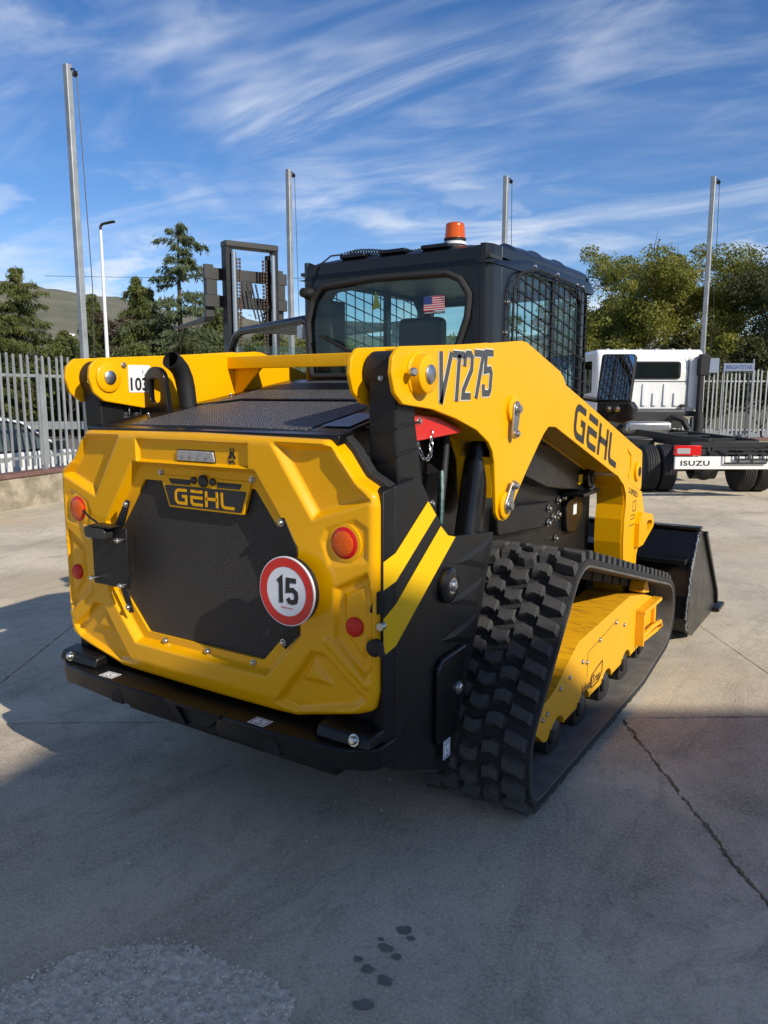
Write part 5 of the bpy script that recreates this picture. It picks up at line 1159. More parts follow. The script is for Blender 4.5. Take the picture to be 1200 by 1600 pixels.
# left track: belt and tread in one piece
LT = belt_mesh(-.970, -.520, -.030, .0).build('track_belt', 'rubber', LO, smooth=40)
tr = B()
for k, c, xc, q, t, nn in row_mats():
    j = min(range(NBP), key=lambda i: (BP[i]-q).length_squared); tt, n2 = tn(j); q2 = q-n2*((q-BP[j]).dot(n2))
    m4 = frame((-xc, q2.x, q2.y), (1, 0, 0), (0, tt.x, tt.y), (0, n2.x, n2.y)); tr.box(-.038, .038, -.030, .030, -.004, .026, m4)
o = tr.build('tread', 'rubber', LT, smooth=0); o['kind'] = 'stuff'

# ---------------- undercarriage frames
def worn():
    m = mat('yellow_worn', (0.84, 0.41, 0.006), 0.5, bump=0.05, bscale=90, var=0.05)
    nt = m.node_tree; N, Lk = nt.nodes, nt.links; bs = N['Principled BSDF']; old = bs.inputs['Base Color'].links[0].from_socket
    g_ = N.new('ShaderNodeNewGeometry'); sp_ = N.new('ShaderNodeSeparateXYZ'); Lk.new(g_.outputs['Normal'], sp_.inputs[0])
    t = N.new('ShaderNodeTexCoord'); mp = N.new('ShaderNodeMapping'); mp.inputs['Scale'].default_value = (5, 42, 12); mp.inputs['Rotation'].default_value = (0, 0, 0.25); Lk.new(t.outputs['Object'], mp.inputs[0])
    n = N.new('ShaderNodeTexNoise'); n.inputs['Scale'].default_value = 1.6; n.inputs['Detail'].default_value = 8; n.inputs['Roughness'].default_value = .7; Lk.new(mp.outputs[0], n.inputs['Vector'])
    r1 = N.new('ShaderNodeMapRange'); r1.inputs[1].default_value = .50; r1.inputs[2].default_value = .68; Lk.new(n.outputs[0], r1.inputs[0])
    r2 = N.new('ShaderNodeMapRange'); r2.inputs[1].default_value = .3; r2.inputs[2].default_value = .8; Lk.new(sp_.outputs[2], r2.inputs[0])
    mu = N.new('ShaderNodeMath'); mu.operation = 'MULTIPLY'; Lk.new(r1.outputs[0], mu.inputs[0]); Lk.new(r2.outputs[0], mu.inputs[1])
    mu2 = N.new('ShaderNodeMath'); mu2.operation = 'MULTIPLY'; Lk.new(mu.outputs[0], mu2.inputs[0]); mu2.inputs[1].default_value = .8
    x = N.new('ShaderNodeMix'); x.data_type = 'RGBA'; Lk.new(mu2.outputs[0], x.inputs[0]); Lk.new(old, x.inputs[6]); x.inputs[7].default_value = (.075, .042, .015, 1); Lk.new(x.outputs[2], bs.inputs['Base Color']); return m
M['worn'] = worn()
ROLL = [.775, 1.105, 1.445, 1.775, 2.09]
low_edge = [(.505, .245), (.56, .205), (.625, .158), (.655, .152)]
for y in ROLL:
    low_edge += [(y-.085, .165)]+[(y+.082*math.cos(a), .150+.062*math.sin(a)) for a in np.linspace(math.pi*.98, math.pi*.02, 8)]+[(y+.088, .162)]
ff = low_edge+[(2.26, .20), (2.33, .26), (2.29, .385), (2.10, .440), (1.80, .500), (1.02, .470), (.99, .462), (.735, .345), (.66, .325), (.515, .320)]
for s in (1, -1):
    b = B(); b.prism(ff, 0, s*.640, s*.880); uf = b.build('track_frame', 'worn', LO, bevel=0.012, seg=3)
    for y in ROLL:
        q = B(); q.lathe((s*.650, y, .116), (s, 0, 0), [(0, .060), (.0, .078), (.050, .080), (.052, .055), (.150, .055), (.152, .080), (.214, .080), (.222, .066)], 24); ro = q.build('roller', 'fkgrey', uf)
        if s > 0: q = B(); q.tube([(.884, y-.075, .185), (.884, y-.088, .160), (.884, y-.086, .13)], .010, 8); q.build('roller_guard', 'black_satin', uf)
    q = B(); q.lathe((s*.66, .46, .243), (s, 0, 0), [(0, .05), (.0, .175), (.06, .180), (.062, .08), (.12, .08), (.122, .180), (.18, .175), (.182, .05)], 28); q.build('rear_idler', 'fkgrey', uf)
    q = B(); q.lathe((s*.66, 2.23, .300), (s, 0, 0), [(0, .05), (.0, .175), (.06, .180), (.062, .08), (.12, .08), (.122, .180), (.18, .175), (.182, .05)], 28); q.build('front_idler', 'fkgrey', uf)
    q = B(); q.lathe((s*.60, .82, .682), (s, 0, 0), [(0, .10), (.02, .13), (.10, .13), (.12, .165), (.20, .165), (.205, .09), (.24, .08)], 28); q.build('drive_sprocket', 'black', uf)
    q = B(); q.prism(fillet([(.72, .80), (1.05, .76), (1.10, .52), (.74, .40)], .05, 4), 0, s*.515, s*.640); q.build('final_drive_mount', 'yellow', uf, bevel=0.006)
    if s > 0:
        q = B(); q.box(.8805, .930, 1.93, 2.285, .372, .392); q.box(.8805, .926, 1.930, 1.946, .195, .372); q.box(.8805, .900, 2.255, 2.285, .22, .372); q.build('step_channel', 'worn', uf, bevel=0.003)
        q = B(); q.prism(fillet([(2.05, .46), (2.10, .52), (2.15, .50), (2.20, .43)], .01), 0, .80, .879); q.build('gusset', 'worn', uf, bevel=0.003)
        q = B(); q.tube([(.905, 1.98, .235), (.925, 2.10, .262), (.935, 2.24, .262), (.93, 2.29, .225), (.91, 2.27, .20), (.90, 2.0, .205)], .012, 8, closed=True); q.build('tie_down_loop', 'worn', uf)
        q = B(); q.prism([(1.13, .285), (1.52, .292), (1.52, .215), (1.50, .210), (1.50, .275), (1.13, .268)], 0, .8805, .8835)
        for (y0, z0, y1, z1) in ((1.13, .30, 1.13, .38), (1.13, .38, 1.60, .43), (1.02, .28, 1.02, .40)): pass
        q = B(); q.tube([(.8805, 1.135, .27), (.8805, 1.135, .385), (.8805, 1.60, .430)], .0014, 4); q.build('panel_seam', 'chain', uf)
        for y, z in ((.60, .262), (.645, .272), (.79, .330), (.90, .345), (1.06, .365), (1.12, .345), (1.30, .40), (1.55, .42), (1.70, .37)): bolt(uf, (.880, y, z), (1, 0, 0))
        text_on('frame_lettering', 'Ideal', (.8815, 1.070, .205), (0, .125, 0), (0, 0, .046), 'print', uf, offs=0.012)
        text_on('frame_lettering', 'Trax', (.8815, 1.212, .207), (0, .118, 0), (0, 0, .044), 'print', uf, offs=0.012)
        q = B(); q.tube([(.8815, 1.200, .198), (.8815, 1.300, .198), (.8815, 1.355, .232), (.8815, 1.355, .285), (.8815, 1.200, .258)], .0026, 4, closed=True); q.build('lettering_frame', 'print', uf)

# ---------------- cab
CW, CY0, CY1 = .500, .835, 2.06
rw = [(-.437, 1.62), (-.452, 1.876), (-.421, 1.982), (-.365, 2.035), (-.055, 2.052), (.302, 2.044), (.366, 2.016), (.410, 1.952), (.402, 1.859), (.352, 1.72), (.33, 1.62)]
rwf = fillet(rw, [.03, .05, .06, .06, 0, .05, .04, .05, .05, .03, .03], 4)
cab = plate_holes('cab', [(-.455, 1.18), (.455, 1.18), (.455, 2.14), (-.455, 2.14)], [rwf], 1, CY0, CY0+.02, 'cab', LO)
q = B(); pts3 = [(x, CY0-.006, z) for x, z in rwf]; q.tube(pts3, .015, 10, closed=True); q.build('window_seal', 'seal', cab)
q = B(); q.prism(rwf, 1, CY0+.006, CY0+.010); q.build('rear_glass', 'glass', cab)
sw = fillet([(1.030, 1.30), (1.050, 1.98), (1.10, 2.045), (1.31, 2.085), (1.90, 2.075), (1.955, 2.02), (1.965, 1.30)], [.02, .08, .10, .05, .05, .04, .02], 5)
for s in (1, -1):
    plate_holes('side_wall', [(.955, 1.18), (CY1, 1.18), (CY1, 2.155), (.955, 2.155)], [sw], 0, s*(CW-.022), s*CW, 'cab', cab, bevel=0.003)
    q = B(); q.prism(fillet([(s*.455, CY0), (s*.480, CY0+.006), (s*.497, CY0+.045), (s*CW, .955), (s*(CW-.022), .955), (s*.45, CY0+.02)], [0, .015, .03, 0, 0, 0], 4), 2, 1.18, 2.155); q.build('corner_pillar', 'cab', cab, bevel=0.002)
    q = B(); q.prism(sw, 0, s*(CW-.014), s*(CW-.010)); q.build('side_glass', 'glass', cab)
    q = B(); q.box(s*(CW-.03), s*(CW-.004), 1.56, 1.60, 1.30, 2.08); q.build('window_bar', 'cab', cab)
    # guard: round bar frame, vertical rods and slanted rods
    q = B(); gf = fillet([(1.015, 1.30), (1.035, 1.985), (1.09, 2.06), (1.31, 2.100), (1.935, 2.085), (1.985, 2.03), (1.985, 1.30)], [.02, .08, .10, .05, .05, .04, .02], 5)
    xg = s*(CW+.022); q.tube([(xg, y, z) for y, z in gf], .0055, 6, closed=True); gd = q.build('window_guard', 'dark', cab)
    gpo = gf
    def zspan(y):
        zs = []
        for i in range(len(gpo)):
            (y0, z0), (y1, z1) = gpo[i-1], gpo[i]
            if (y0-y)*(y1-y) < 0: zs.append(z0+(z1-z0)*(y-y0)/(y1-y0))
        return (min(zs), max(zs)) if len(zs) >= 2 else None
    k = 0
    y = 1.075
    while y < 1.97:
        sp_ = zspan(y)
        if sp_: q = B(); q.tube([(xg, y, sp_[0]), (xg, y, sp_[1])], .0033, 5); q.build('guard_rod', 'dark', gd)
        y += .083
    for kk in range(17):
        zc = 2.22-.058*kk; ps = []
        for i in range(121):
            y = 1.0+i/120*1.0; z = zc-.17*(y-1.03); sp_ = zspan(y)
            if sp_ and sp_[0] <= z <= sp_[1]: ps.append((y, z))
        if len(ps) > 3: q = B(); q.tube([(xg+s*.006, ps[0][0], ps[0][1]), (xg+s*.006, ps[-1][0], ps[-1][1])], .0033, 5); q.build('guard_rod', 'dark', gd)
    for y, z in ((1.31, 2.118), (1.60, 2.118), (1.62, 2.095), (1.88, 2.10), (1.02, 1.93), (1.005, 1.80), (2.0, 1.72), (1.97, 2.10)): bolt(gd, (s*(CW+.001), y, z), (s, 0, 0), BOLT)
q = B(); q.box(-CW, CW, CY1-.04, CY1, 2.05, 2.155); q.box(-CW, -CW+.05, CY1-.05, CY1, 1.18, 2.05); q.box(CW-.05, CW, CY1-.05, CY1, 1.18, 2.05); q.build('front_frame', 'cab', cab, bevel=0.004)
q = B(); q.box(-.455, .455, CY1-.03, CY1-.026, 1.20, 2.05); q.build('front_glass', 'glass', cab)
# roof: pressed sheet with ribs
rx0, rx1, ry0, ry1 = -.506, .506, .829, 2.145
NXr, NYr = 86, 96; V_, F_ = [], []
for i in range(NXr):
    for j in range(NYr):
        x = rx0+(rx1-rx0)*i/(NXr-1); y = ry0+(ry1-ry0)*j/(NYr-1); d = min(x-rx0, rx1-x, y-ry0, (ry1-y)*1.5)
        dx, dy = min(x-rx0, rx1-x), min(y-ry0, (ry1-y)*1.5); R0 = .095
        a, c = max(0, R0-dx)/R0, max(0, R0-dy)/R0; e = min(1, math.hypot(a, c)); u_ = max(0, min(1, (y-.90)/.40)); z = 2.164+.040*u_*u_*(3-2*u_)-(1-math.sqrt(max(0, 1-e*e)))*R0*.95
        rib = 0
        for xr in (-.33, -.11, .11, .33):
            t = max(0, 1-abs((x-xr)/.055)); rib += .013*(t*t*(3-2*t))
        rib *= max(0, min(1, (y-.88)/.10))*max(0, min(1, (2.09-y)/.10))
        for yr in (1.15, 1.45, 1.75):
            t = max(0, 1-abs((y-yr)/.05)); tx = max(0, min(1, (abs(x)-.37)/.05)); rib += .016*t*t*(3-2*t)*tx*max(0, 1-e)
        V_.append((x, y, z+rib))
for i in range(NXr-1):
    for j in range(NYr-1): F_.append((i*NYr+j, (i+1)*NYr+j, (i+1)*NYr+j+1, i*NYr+j+1))
bd = [i*NYr for i in range(NXr)]+[(NXr-1)*NYr+j for j in range(1, NYr)]+[i*NYr+NYr-1 for i in range(NXr-2, -1, -1)]+[j for j in range(NYr-2, 0, -1)]
k0 = len(V_)
for k in bd: V_.append((V_[k][0], V_[k][1], 2.075))
for i in range(len(bd)): F_.append((bd[i], k0+i, k0+(i+1) % len(bd), bd[(i+1) % len(bd)]))
me = bpy.data.meshes.new('roof'); me.from_pydata(V_, [], F_); finish('roof', me, 'cab', cab, smooth=50)
q = B(); q.box(-.50, .50, .84, 2.08, 2.095, 2.11); q.build('headliner', 'fkgrey', cab)
# pressed recess at the right rear pillar
q = B(); q.prism(fillet([(.425, 1.90), (.455, 1.90), (.455, 1.74), (.445, 1.76), (.425, 1.80)], .008), 1, CY0-.006, CY0); q.build('pillar_pad', 'cab', cab, bevel=0.003)
# interior: seat, levers, bars
q = B(); q.prism(fillet([(1.20, 1.15), (1.62, 1.18), (1.60, 1.28), (1.30, 1.26), (1.22, 1.72), (1.12, 1.74)], .04, 4), 0, -.22, .22); seat = q.build('seat', 'fkgrey', cab, bevel=0.03, seg=3)
q = B(); q.box(-.12, .12, 1.10, 1.19, 1.72, 1.90); q.build('headrest', 'fkgrey', seat, bevel=0.03, seg=3)
for s in (-1, 1):
    q = B(); q.tube([(s*.33, 1.45, 1.15), (s*.33, 1.50, 1.45), (s*.33, 1.48, 1.55)], [.02, .015, .028], 10); q.build('joystick', 'black_plastic', seat)
    q = B(); q.tube([(s*.30, 1.20, 1.60), (s*.31, 1.45, 1.63), (s*.31, 1.75, 1.55)], .016, 8); q.build('lap_bar', 'black_plastic', seat)
q = B(); q.tube([(.36, 1.98, 1.45), (.36, 1.97, 1.80), (.33, 1.96, 1.84), (.25, 1.96, 1.84)], .014, 8); q.build('grab_handle', 'black_plastic', cab)
q = B(); q.box(-.44, -.35, .88, 1.0, 1.60, 1.98); q.build('side_console', 'fkgrey', cab, bevel=0.01)
M['tagyellow'] = mat('tag_yellow', (0.62, 0.55, 0.02), 0.5)
q = B(); q.add([(-.085, CY0+.03, 2.005), (-.058, CY0+.03, 1.93), (-.105, CY0+.03, 1.915)], [(0, 1, 2)]); q.build('hanging_tag', 'tagyellow', cab, smooth=0)
# flag sticker on the rear glass
fx, fz, fw, fh = .185, 1.893, .105, .062; yq = CY0+.0035
q = B(); q.add([(fx, yq, fz), (fx+fw, yq, fz+.002), (fx+fw, yq, fz+fh+.002), (fx, yq, fz+fh)], [(0, 1, 2, 3)]); fl = q.build('flag_sticker', 'film', cab, smooth=0)
for k in range(7):
    z0 = fz+fh*2*k/13; x0 = fx if k < 4 else fx+fw*.4; q = B(); q.add([(x0, yq-.0006, z0), (fx+fw, yq-.0006, z0+.002), (fx+fw, yq-.0006, z0+.002+fh/13), (x0, yq-.0006, z0+fh/13)], [(0, 1, 2, 3)]); q.build('red_stripe', 'red', fl, smooth=0)
q = B(); q.add([(fx, yq-.0008, fz+fh*6/13), (fx+fw*.4, yq-.0008, fz+fh*6/13), (fx+fw*.4, yq-.0008, fz+fh), (fx, yq-.0008, fz+fh)], [(0, 1, 2, 3)]); q.build('blue_field', 'blue', fl, smooth=0)
q = B(); q.add([(fx, yq, fz-.014), (fx+fw, yq, fz-.012), (fx+fw, yq, fz-.002), (fx, yq, fz-.002)], [(0, 1, 2, 3)]); cap_ = q.build('flag_caption', 'print', fl, smooth=0)
text_on('caption_text', 'ASSEMBLED IN AMERICA', (fx+.004, yq-.0006, fz-.010), (fw-.008, 0, .0015), (0, 0, .006), 'film', fl, offs=0.01)
# wiper, camera, cable, beacon
q = B(); q.tube([(-.19, CY0-.02, 1.725), (-.26, CY0-.022, 1.762), (-.38, CY0-.018, 1.812)], [.011, .009, .006], 8); q.build('wiper', 'black_plastic', cab)
q = B(); q.lathe((-.440, CY0-.002, 2.010), (0, -1, 0), [(0, .030), (.025, .028), (.04, .022), (.055, .022), (.06, .014)], 18); q.build('rear_camera', 'black_plastic', cab)
BX, BY, BZ = .238, 1.02, 2.176
q = B(); q.lathe((BX, BY, BZ), (0, 0, 1), [(0, .058), (.012, .056), (.016, .050), (.040, .048)], 32); bcn = q.build('beacon', 'black_plastic', LO)
q = B(); q.lathe((BX, BY, BZ+.018), (0, 0, 1), [(0, .0508), (.012, .0500)], 32); q.build('beacon_band', 'film', bcn)
M['amber'] = mat('amber_dome', (0.86, 0.13, 0.0), 0.16, coat=0.3, spec=0.3)
M['amber'].node_tree.nodes['Principled BSDF'].inputs['Transmission Weight'].default_value = 0.35
q = B(); prof = [(.040, .047)]
for k in range(7): prof += [(.046+.0085*k, .047-.0007*k), (.050+.0085*k, .0455-.0007*k)]
prof += [(.108, .041), (.112, .034), (.113, .01)]
q.lathe((BX, BY, BZ), (0, 0, 1), prof, 32); q.build('dome', 'amber', bcn)
q = B(); q.lathe((BX, BY, BZ+.041), (0, 0, 1), [(0, .0495), (.004, .0495)], 32); q.build('dome_ring', 'dark', bcn)
coil0, coil1 = Vector((-.300, .900, 2.186)), Vector((BX-.060, BY-.02, BZ+.022)); d = (coil1-coil0); NT = 36; pts = []
for i in range(NT*10+1):
    t = i/(NT*10); a = 2*math.pi*i/10; c = coil0.lerp(coil1, t)+Vector((0, 0, -.016*math.sin(math.pi*t)+.012*math.sin(2*math.pi*t))); rr = .014*min(1, .35+4*min(t, 1-t)); pts.append(c+Vector((0, math.cos(a)*rr, math.sin(a)*rr)))
q = B(); q.tube(pts, .0035, 5); q.build('coiled_cable', 'black_plastic', bcn)
q = B(); q.tube([coil0, (-.34, .87, 2.180), (-.40, .822, 2.12), (-.450, CY0-.02, 2.04)], .004, 6); q.build('lead_cable', 'black_plastic', bcn)
for k in range(3):
    q = B(); q.box(-.30+.22*k, -.16+.22*k, .88, .97, 2.162, 2.182); q.build('roof_pad', 'cab', cab, bevel=0.006)

# ---------------- side mirror
nm = Vector((.03, -.965, .20)).normalized(); xm = Vector((0, 0, 1)).cross(-nm).normalized()*-1; xm = Vector((1, 0, 0))-nm*nm.x; xm.normalize(); zm = xm.cross(nm)*-1
if zm.z < 0: zm = -zm
m4 = frame((.650, 2.15, 1.626), xm, -nm, zm)
q = B(); q.prism(fillet([(-.098, -.132), (.090, -.136), (.098, .130), (-.092, .134)], .022, 5), 1, .0, .035, m4); mr = q.build('side_mirror', 'black_plastic', LO, bevel=0.008, seg=3)
q = B(); q.prism(fillet([(-.090, -.124), (.082, -.127), (.090, .122), (-.085, .126)], .018, 5), 1, -.003, -.0005, m4); q.build('mirror_glass', 'mirror', mr)
q = B(); q.prism(fillet([(.555, 1.495), (.745, 1.495), (.768, 1.46), (.760, 1.40), (.700, 1.375), (.558, 1.40)], .02, 4), 1, 2.12, 2.20); hl = q.build('lamp_housing', 'black_plastic', mr, bevel=0.012, seg=3)
bolt(hl, (.625, 2.12, 1.455), (0, -1, 0), BOLT_L); bolt(hl, (.672, 2.12, 1.455), (0, -1, 0), BOLT_L)
for k in range(6): q = B(); q.box(.700, .738, 2.112, 2.122, 1.405+.014*k, 1.412+.014*k); q.build('louvre', 'black_satin', hl)
q = B(); q.tube([(.47, 2.06, 1.52), (.56, 2.14, 1.50), (.64, 2.18, 1.50), (.65, 2.185, 1.60)], .014, 8); q.build('mirror_arm', 'black_satin', mr)

# ---------------- bucket
bk = [(2.955, .680), (2.80, .50), (2.715, .30), (2.70, .16), (2.74, .075), (2.85, .030), (3.72, .030)]
b = B(); W_ = .970
for i in range(len(bk)-1):
    (y0, z0), (y1, z1) = bk[i], bk[i+1]; d = Vector((y1-y0, z1-z0)).normalized(); n_ = Vector((-d.y, d.x))*-.014
    b.add([(-W_, y0, z0), (W_, y0, z0), (W_, y1, z1), (-W_, y1, z1), (-W_, y0+n_.x*-1, z0+n_.y*-1), (W_, y0-n_.x, z0-n_.y), (W_, y1-n_.x, z1-n_.y), (-W_, y1-n_.x, z1-n_.y)], [(0, 1, 2, 3), (7, 6, 5, 4), (0, 4, 5, 1), (1, 5, 6, 2), (2, 6, 7, 3), (3, 7, 4, 0)])
bkt = b.build('bucket', 'black', LO, smooth=30)
side_p = [(2.955, .685), (3.10, .655), (3.62, .150), (3.745, .040), (3.72, .018), (2.86, .018), (2.735, .070), (2.695, .16), (2.71, .30), (2.795, .505)]
for s in (1, -1):
    b = B(); b.prism(side_p, 0, s*.972, s*.992); sp_ = b.build('side_plate', 'black', bkt, bevel=0.003)
    b = B(); b.prism([(3.085, .660), (3.10, .655), (3.62, .150), (3.66, .055), (3.62, .055), (3.585, .150), (3.06, .640)], 0, s*.9925, s*1.010); b.build('edge_bar', 'black', sp_, bevel=0.004)
    b = B(); b.box(s*.965, s*1.03, 3.58, 3.80, .004, .030); b.build('skid_shoe', 'black', sp_, bevel=0.004)
b = B(); b.box(-.99, .99, 2.94, 3.02, .680, .700); b.prism([(2.70, .50), (2.80, .515), (2.80, .535), (2.70, .53)], 0, -.96, .96); b.build('spill_lip', 'black', bkt, bevel=0.004)
b = B(); b.box(-.975, .975, 3.66, 3.80, .010, .030); b.build('cutting_edge', 'fkgrey', bkt, bevel=0.004)
wp = [(2.957, .680), (2.93, .655), (2.796, .503), (2.712, .30), (2.698, .17), (2.735, .075)]; b = B()
P_ = [Vector(p) for p in wp]
for i in range(len(P_)-1):
    n_ = max(2, int((P_[i+1]-P_[i]).length/.0125))
    for k in range(n_):
        p = P_[i].lerp(P_[i+1], k/n_); rr = random.uniform(.0055, .0085); b.lathe((.984+random.uniform(-.003, .003), p.x-.003, p.y), (0, -1, 0), [(-rr, .001), (-rr*.5, rr*.85), (rr*.3, rr), (rr, .001)], 6)
b.build('weld_bead', 'zinc', bkt)
b = B(); b.box(-.52, .52, 2.50, 2.70, .12, .62); b.box(-.72, -.60, 2.30, 2.70, .18, .42); b.box(.60, .72, 2.30, 2.70, .18, .42); b.build('quick_coupler', 'black_satin', bkt, bevel=0.01)
# ================================================================== TRUCK (chassis cab seen from behind)
TK = thing('chassis_truck', 'white cab-over truck with bare black chassis parked behind the loader', 'truck', (-.50, 10.82, 0), YAW)
M['truckwhite'] = mat('truck_white', (0.80, 0.80, 0.77), 0.35, coat=0.4, var=0.03)
M['chassis'] = mat('chassis_black', (0.016, 0.016, 0.017), 0.45, var=0.3, bump=0.1)
for s in (-1, 1):
    q = B(); q.box(s*.31, s*.37, -1.05, 4.3, .70, .88); fr_ = q.build('frame_rail', 'chassis', TK, bevel=0.006)
    if s < 0:
        for k in range(5): bolt(fr_, (s*.345, -1.05, .74+.02*k), (0, -1, 0), BOLT_S)
    # rear dual wheels
    for x in (.62, .885):
        prof = [(-.105, .20), (-.115, .23), (-.115, .33), (-.095, .362), (-.080, .370)]
        for gx_ in (-.055, -.02, .02, .055): prof += [(gx_-.006, .372), (gx_-.005, .362), (gx_+.005, .362), (gx_+.006, .372)]
        prof += [(.080, .370), (.095, .362), (.115, .33), (.115, .23), (.105, .20)]
        q = B(); q.lathe((s*x, 0, .372), (1, 0, 0), prof, 40); wh = q.build('rear_wheel', 'tyre', TK)
        q = B(); q.lathe((s*x, 0, .372), (s, 0, 0), [(-.10, .205), (-.06, .20), (-.04, .16), (-.04, .07), (.02, .06), (.03, .05)] if x < .7 else [(-.04, .05), (.0, .19), (.09, .205), (.095, .19)], 28); q.build('rim', 'fkgrey', wh)
    q = B(); q.lathe((s*.83, 3.35, .372), (1, 0, 0), [(-.115, .20), (-.12, .33), (-.09, .372), (.09, .372), (.12, .33), (.115, .20)], 32); q.build('front_wheel', 'tyre', TK)
    q = B(); q.tube([(s*.45, -.65, .62), (s*.45, 0, .50), (s*.45, .65, .62)], .035, 8); q.build('leaf_spring', 'chassis', TK)
q = B(); q.tube([(-.9, 0, .372), (-.25, 0, .372), (-.18, 0, .36), (.18, 0, .36), (.25, 0, .372), (.9, 0, .372)], [.055, .06, .17, .17, .06, .055], 14); q.lathe((0, -.16, .36), (0, 1, 0), [(0, .10), (.06, .18), (.2, .18), (.3, .08)], 20); q.build('rear_axle', 'chassis', TK)
for y in (-1.04, -.45, .5, 1.4, 2.3):
    q = B(); q.box(-.31, .31, y-.03, y+.03, .72, .86); q.build('cross_member', 'chassis', TK, bevel=0.004)
q = B(); q.box(-.62, .62, -1.075, -1.045, .760, .845); q.box(-.85, -.40, -1.07, -1.02, .66, .74); q.box(.40, .85, -1.07, -1.02, .66, .74); q.build('rear_beam', 'chassis', TK, bevel=0.004)
q = B(); q.box(-.86, .94, -1.13, -1.09, .455, .64); bu_ = q.build('rear_bumper', 'truckwhite', TK, bevel=0.006)
for x0 in (-.78, .50): text_on('bumper_lettering', 'ISUZU', (x0, -1.1315, .505), (.42, 0, 0), (0, 0, .075), 'chassis', bu_, offs=0.03, spacing=1.1)
for x0, z0 in ((-.16, .545), (-.02, .60)):
    q = B(); q.tube([(x0, -1.16, z0), (x0+.60, -1.16, z0), (x0+.60, -1.16, z0+.14), (x0, -1.16, z0+.14)], .014, 6, closed=True); q.tube([(x0+.2, -1.155, z0), (x0+.2, -1.155, z0+.14)], .012, 6); q.tube([(x0+.4, -1.155, z0), (x0+.4, -1.155, z0+.14)], .012, 6); q.build('plate_holder', 'fkgrey', TK)
for s in (-1, 1):
    q = B(); q.box(s*.50, s*.88, -1.16, -1.10, .655, .80); tl_ = q.build('tail_lamp', 'redlens', TK, bevel=0.008)
    q = B(); q.prism(fillet([(s*.66, .680), (s*.85, .680), (s*.85, .760), (s*.66, .760)], .02), 1, -1.166, -1.158); q.build('reverse_lens', 'clearlens', tl_, bevel=0.003)
# cab
sec = fillet([(2.62, 1.20), (2.60, 1.9), (2.68, 2.30), (2.80, 2.37), (3.75, 2.36), (3.95, 2.25), (4.30, 1.45), (4.32, .62), (3.9, .55), (2.75, .85)], [.04, .1, .12, .1, .1, .12, .1, .1, .05, .05], 4)
sec = fillet([(2.62, 1.20), (2.60, 1.95), (2.66, 2.27), (2.78, 2.36), (3.75, 2.35), (3.98, 2.22), (4.32, 1.45), (4.34, .60), (3.95, .55), (3.80, .95), (2.70, 1.12)], .08, 4)
q = B(); q.prism(sec, 0, -1.02, 1.02); cb = q.build('truck_cab', 'truckwhite', TK, bevel=0.07, seg=4, smooth=50)
q = B(); q.prism(fillet([(-.56, 1.80), (.56, 1.80), (.56, 2.13), (-.56, 2.13)], .07, 5), 1, 2.585, 2.612); q.build('window_frame', 'black_satin', cb, bevel=0.004)
q = B(); q.prism(fillet([(-.53, 1.83), (.53, 1.83), (.53, 2.10), (-.53, 2.10)], .06, 5), 1, 2.578, 2.588); q.build('rear_window', 'glass_dark', cb)
M['truckint'] = mat('truck_interior', (0.24, 0.29, 0.25), 0.7, vscale=2, col2=(0.05, 0.06, 0.06))
q = B(); q.prism(fillet([(-.52, 1.84), (.52, 1.84), (.52, 2.09), (-.52, 2.09)], .06, 5), 1, 2.5845, 2.5865); q.build('cabin_trim', 'truckint', cb)
for k, x in enumerate((-.50, -.30, -.10, .10, .30, .50)):
    z1_ = 1.72 if k % 2 == 0 else 1.55
    q = B(); q.prism(fillet([(x-.05, 1.30), (x+.03, 1.30), (x+.03, z1_), (x-.05, z1_)], .02), 1, 2.585, 2.612); q.build('pressed_rib', 'truckwhite', cb, bevel=0.008)
q = B(); q.prism(fillet([(.72, 1.26), (.98, 1.26), (.98, 2.24), (.72, 2.20)], .05), 1, 2.57, 2.60); q.build('corner_panel', 'truckwhite', cb, bevel=0.012)
for k in range(6): q = B(); q.box(-.82+.31*k, -.76+.31*k, 2.75, 3.7, 2.355, 2.372); q.build('roof_rib', 'truckwhite', cb, bevel=0.008)
for s in (-1, 1):
    q = B(); q.prism(fillet([(2.95, 1.55), (3.85, 1.50), (3.70, 2.15), (2.97, 2.15)], .06), 0, s*1.018, s*1.026); q.build('door_window', 'glass_dark', cb)
    q = B(); q.prism(fillet([(2.95, 1.55), (3.85, 1.50), (3.70, 2.15), (2.97, 2.15)], .06), 0, s*1.012, s*1.0215); q.build('door_window_trim', 'black_satin', cb)
q = B(); q.tube([(-.98, 2.596, 1.24), (.70, 2.596, 1.24)], .008, 6); q.tube([(.70, 2.592, 1.24), (.70, 2.592, 2.22)], .006, 6); q.tube([(-.98, 2.60, 1.76), (.70, 2.592, 1.76)], .005, 6); q.build('panel_seam', 'fkgrey', cb)
for x in (-.86, .62): q = B(); q.box(x-.05, x+.05, 2.56, 2.60, 1.27, 1.33); q.build('cab_latch', 'black_plastic', cb, bevel=0.008)
q = B(); q.box(-1.0, .98, 2.60, 2.72, 1.10, 1.20); q.build('cab_sill', 'fkgrey', cb, bevel=0.015)
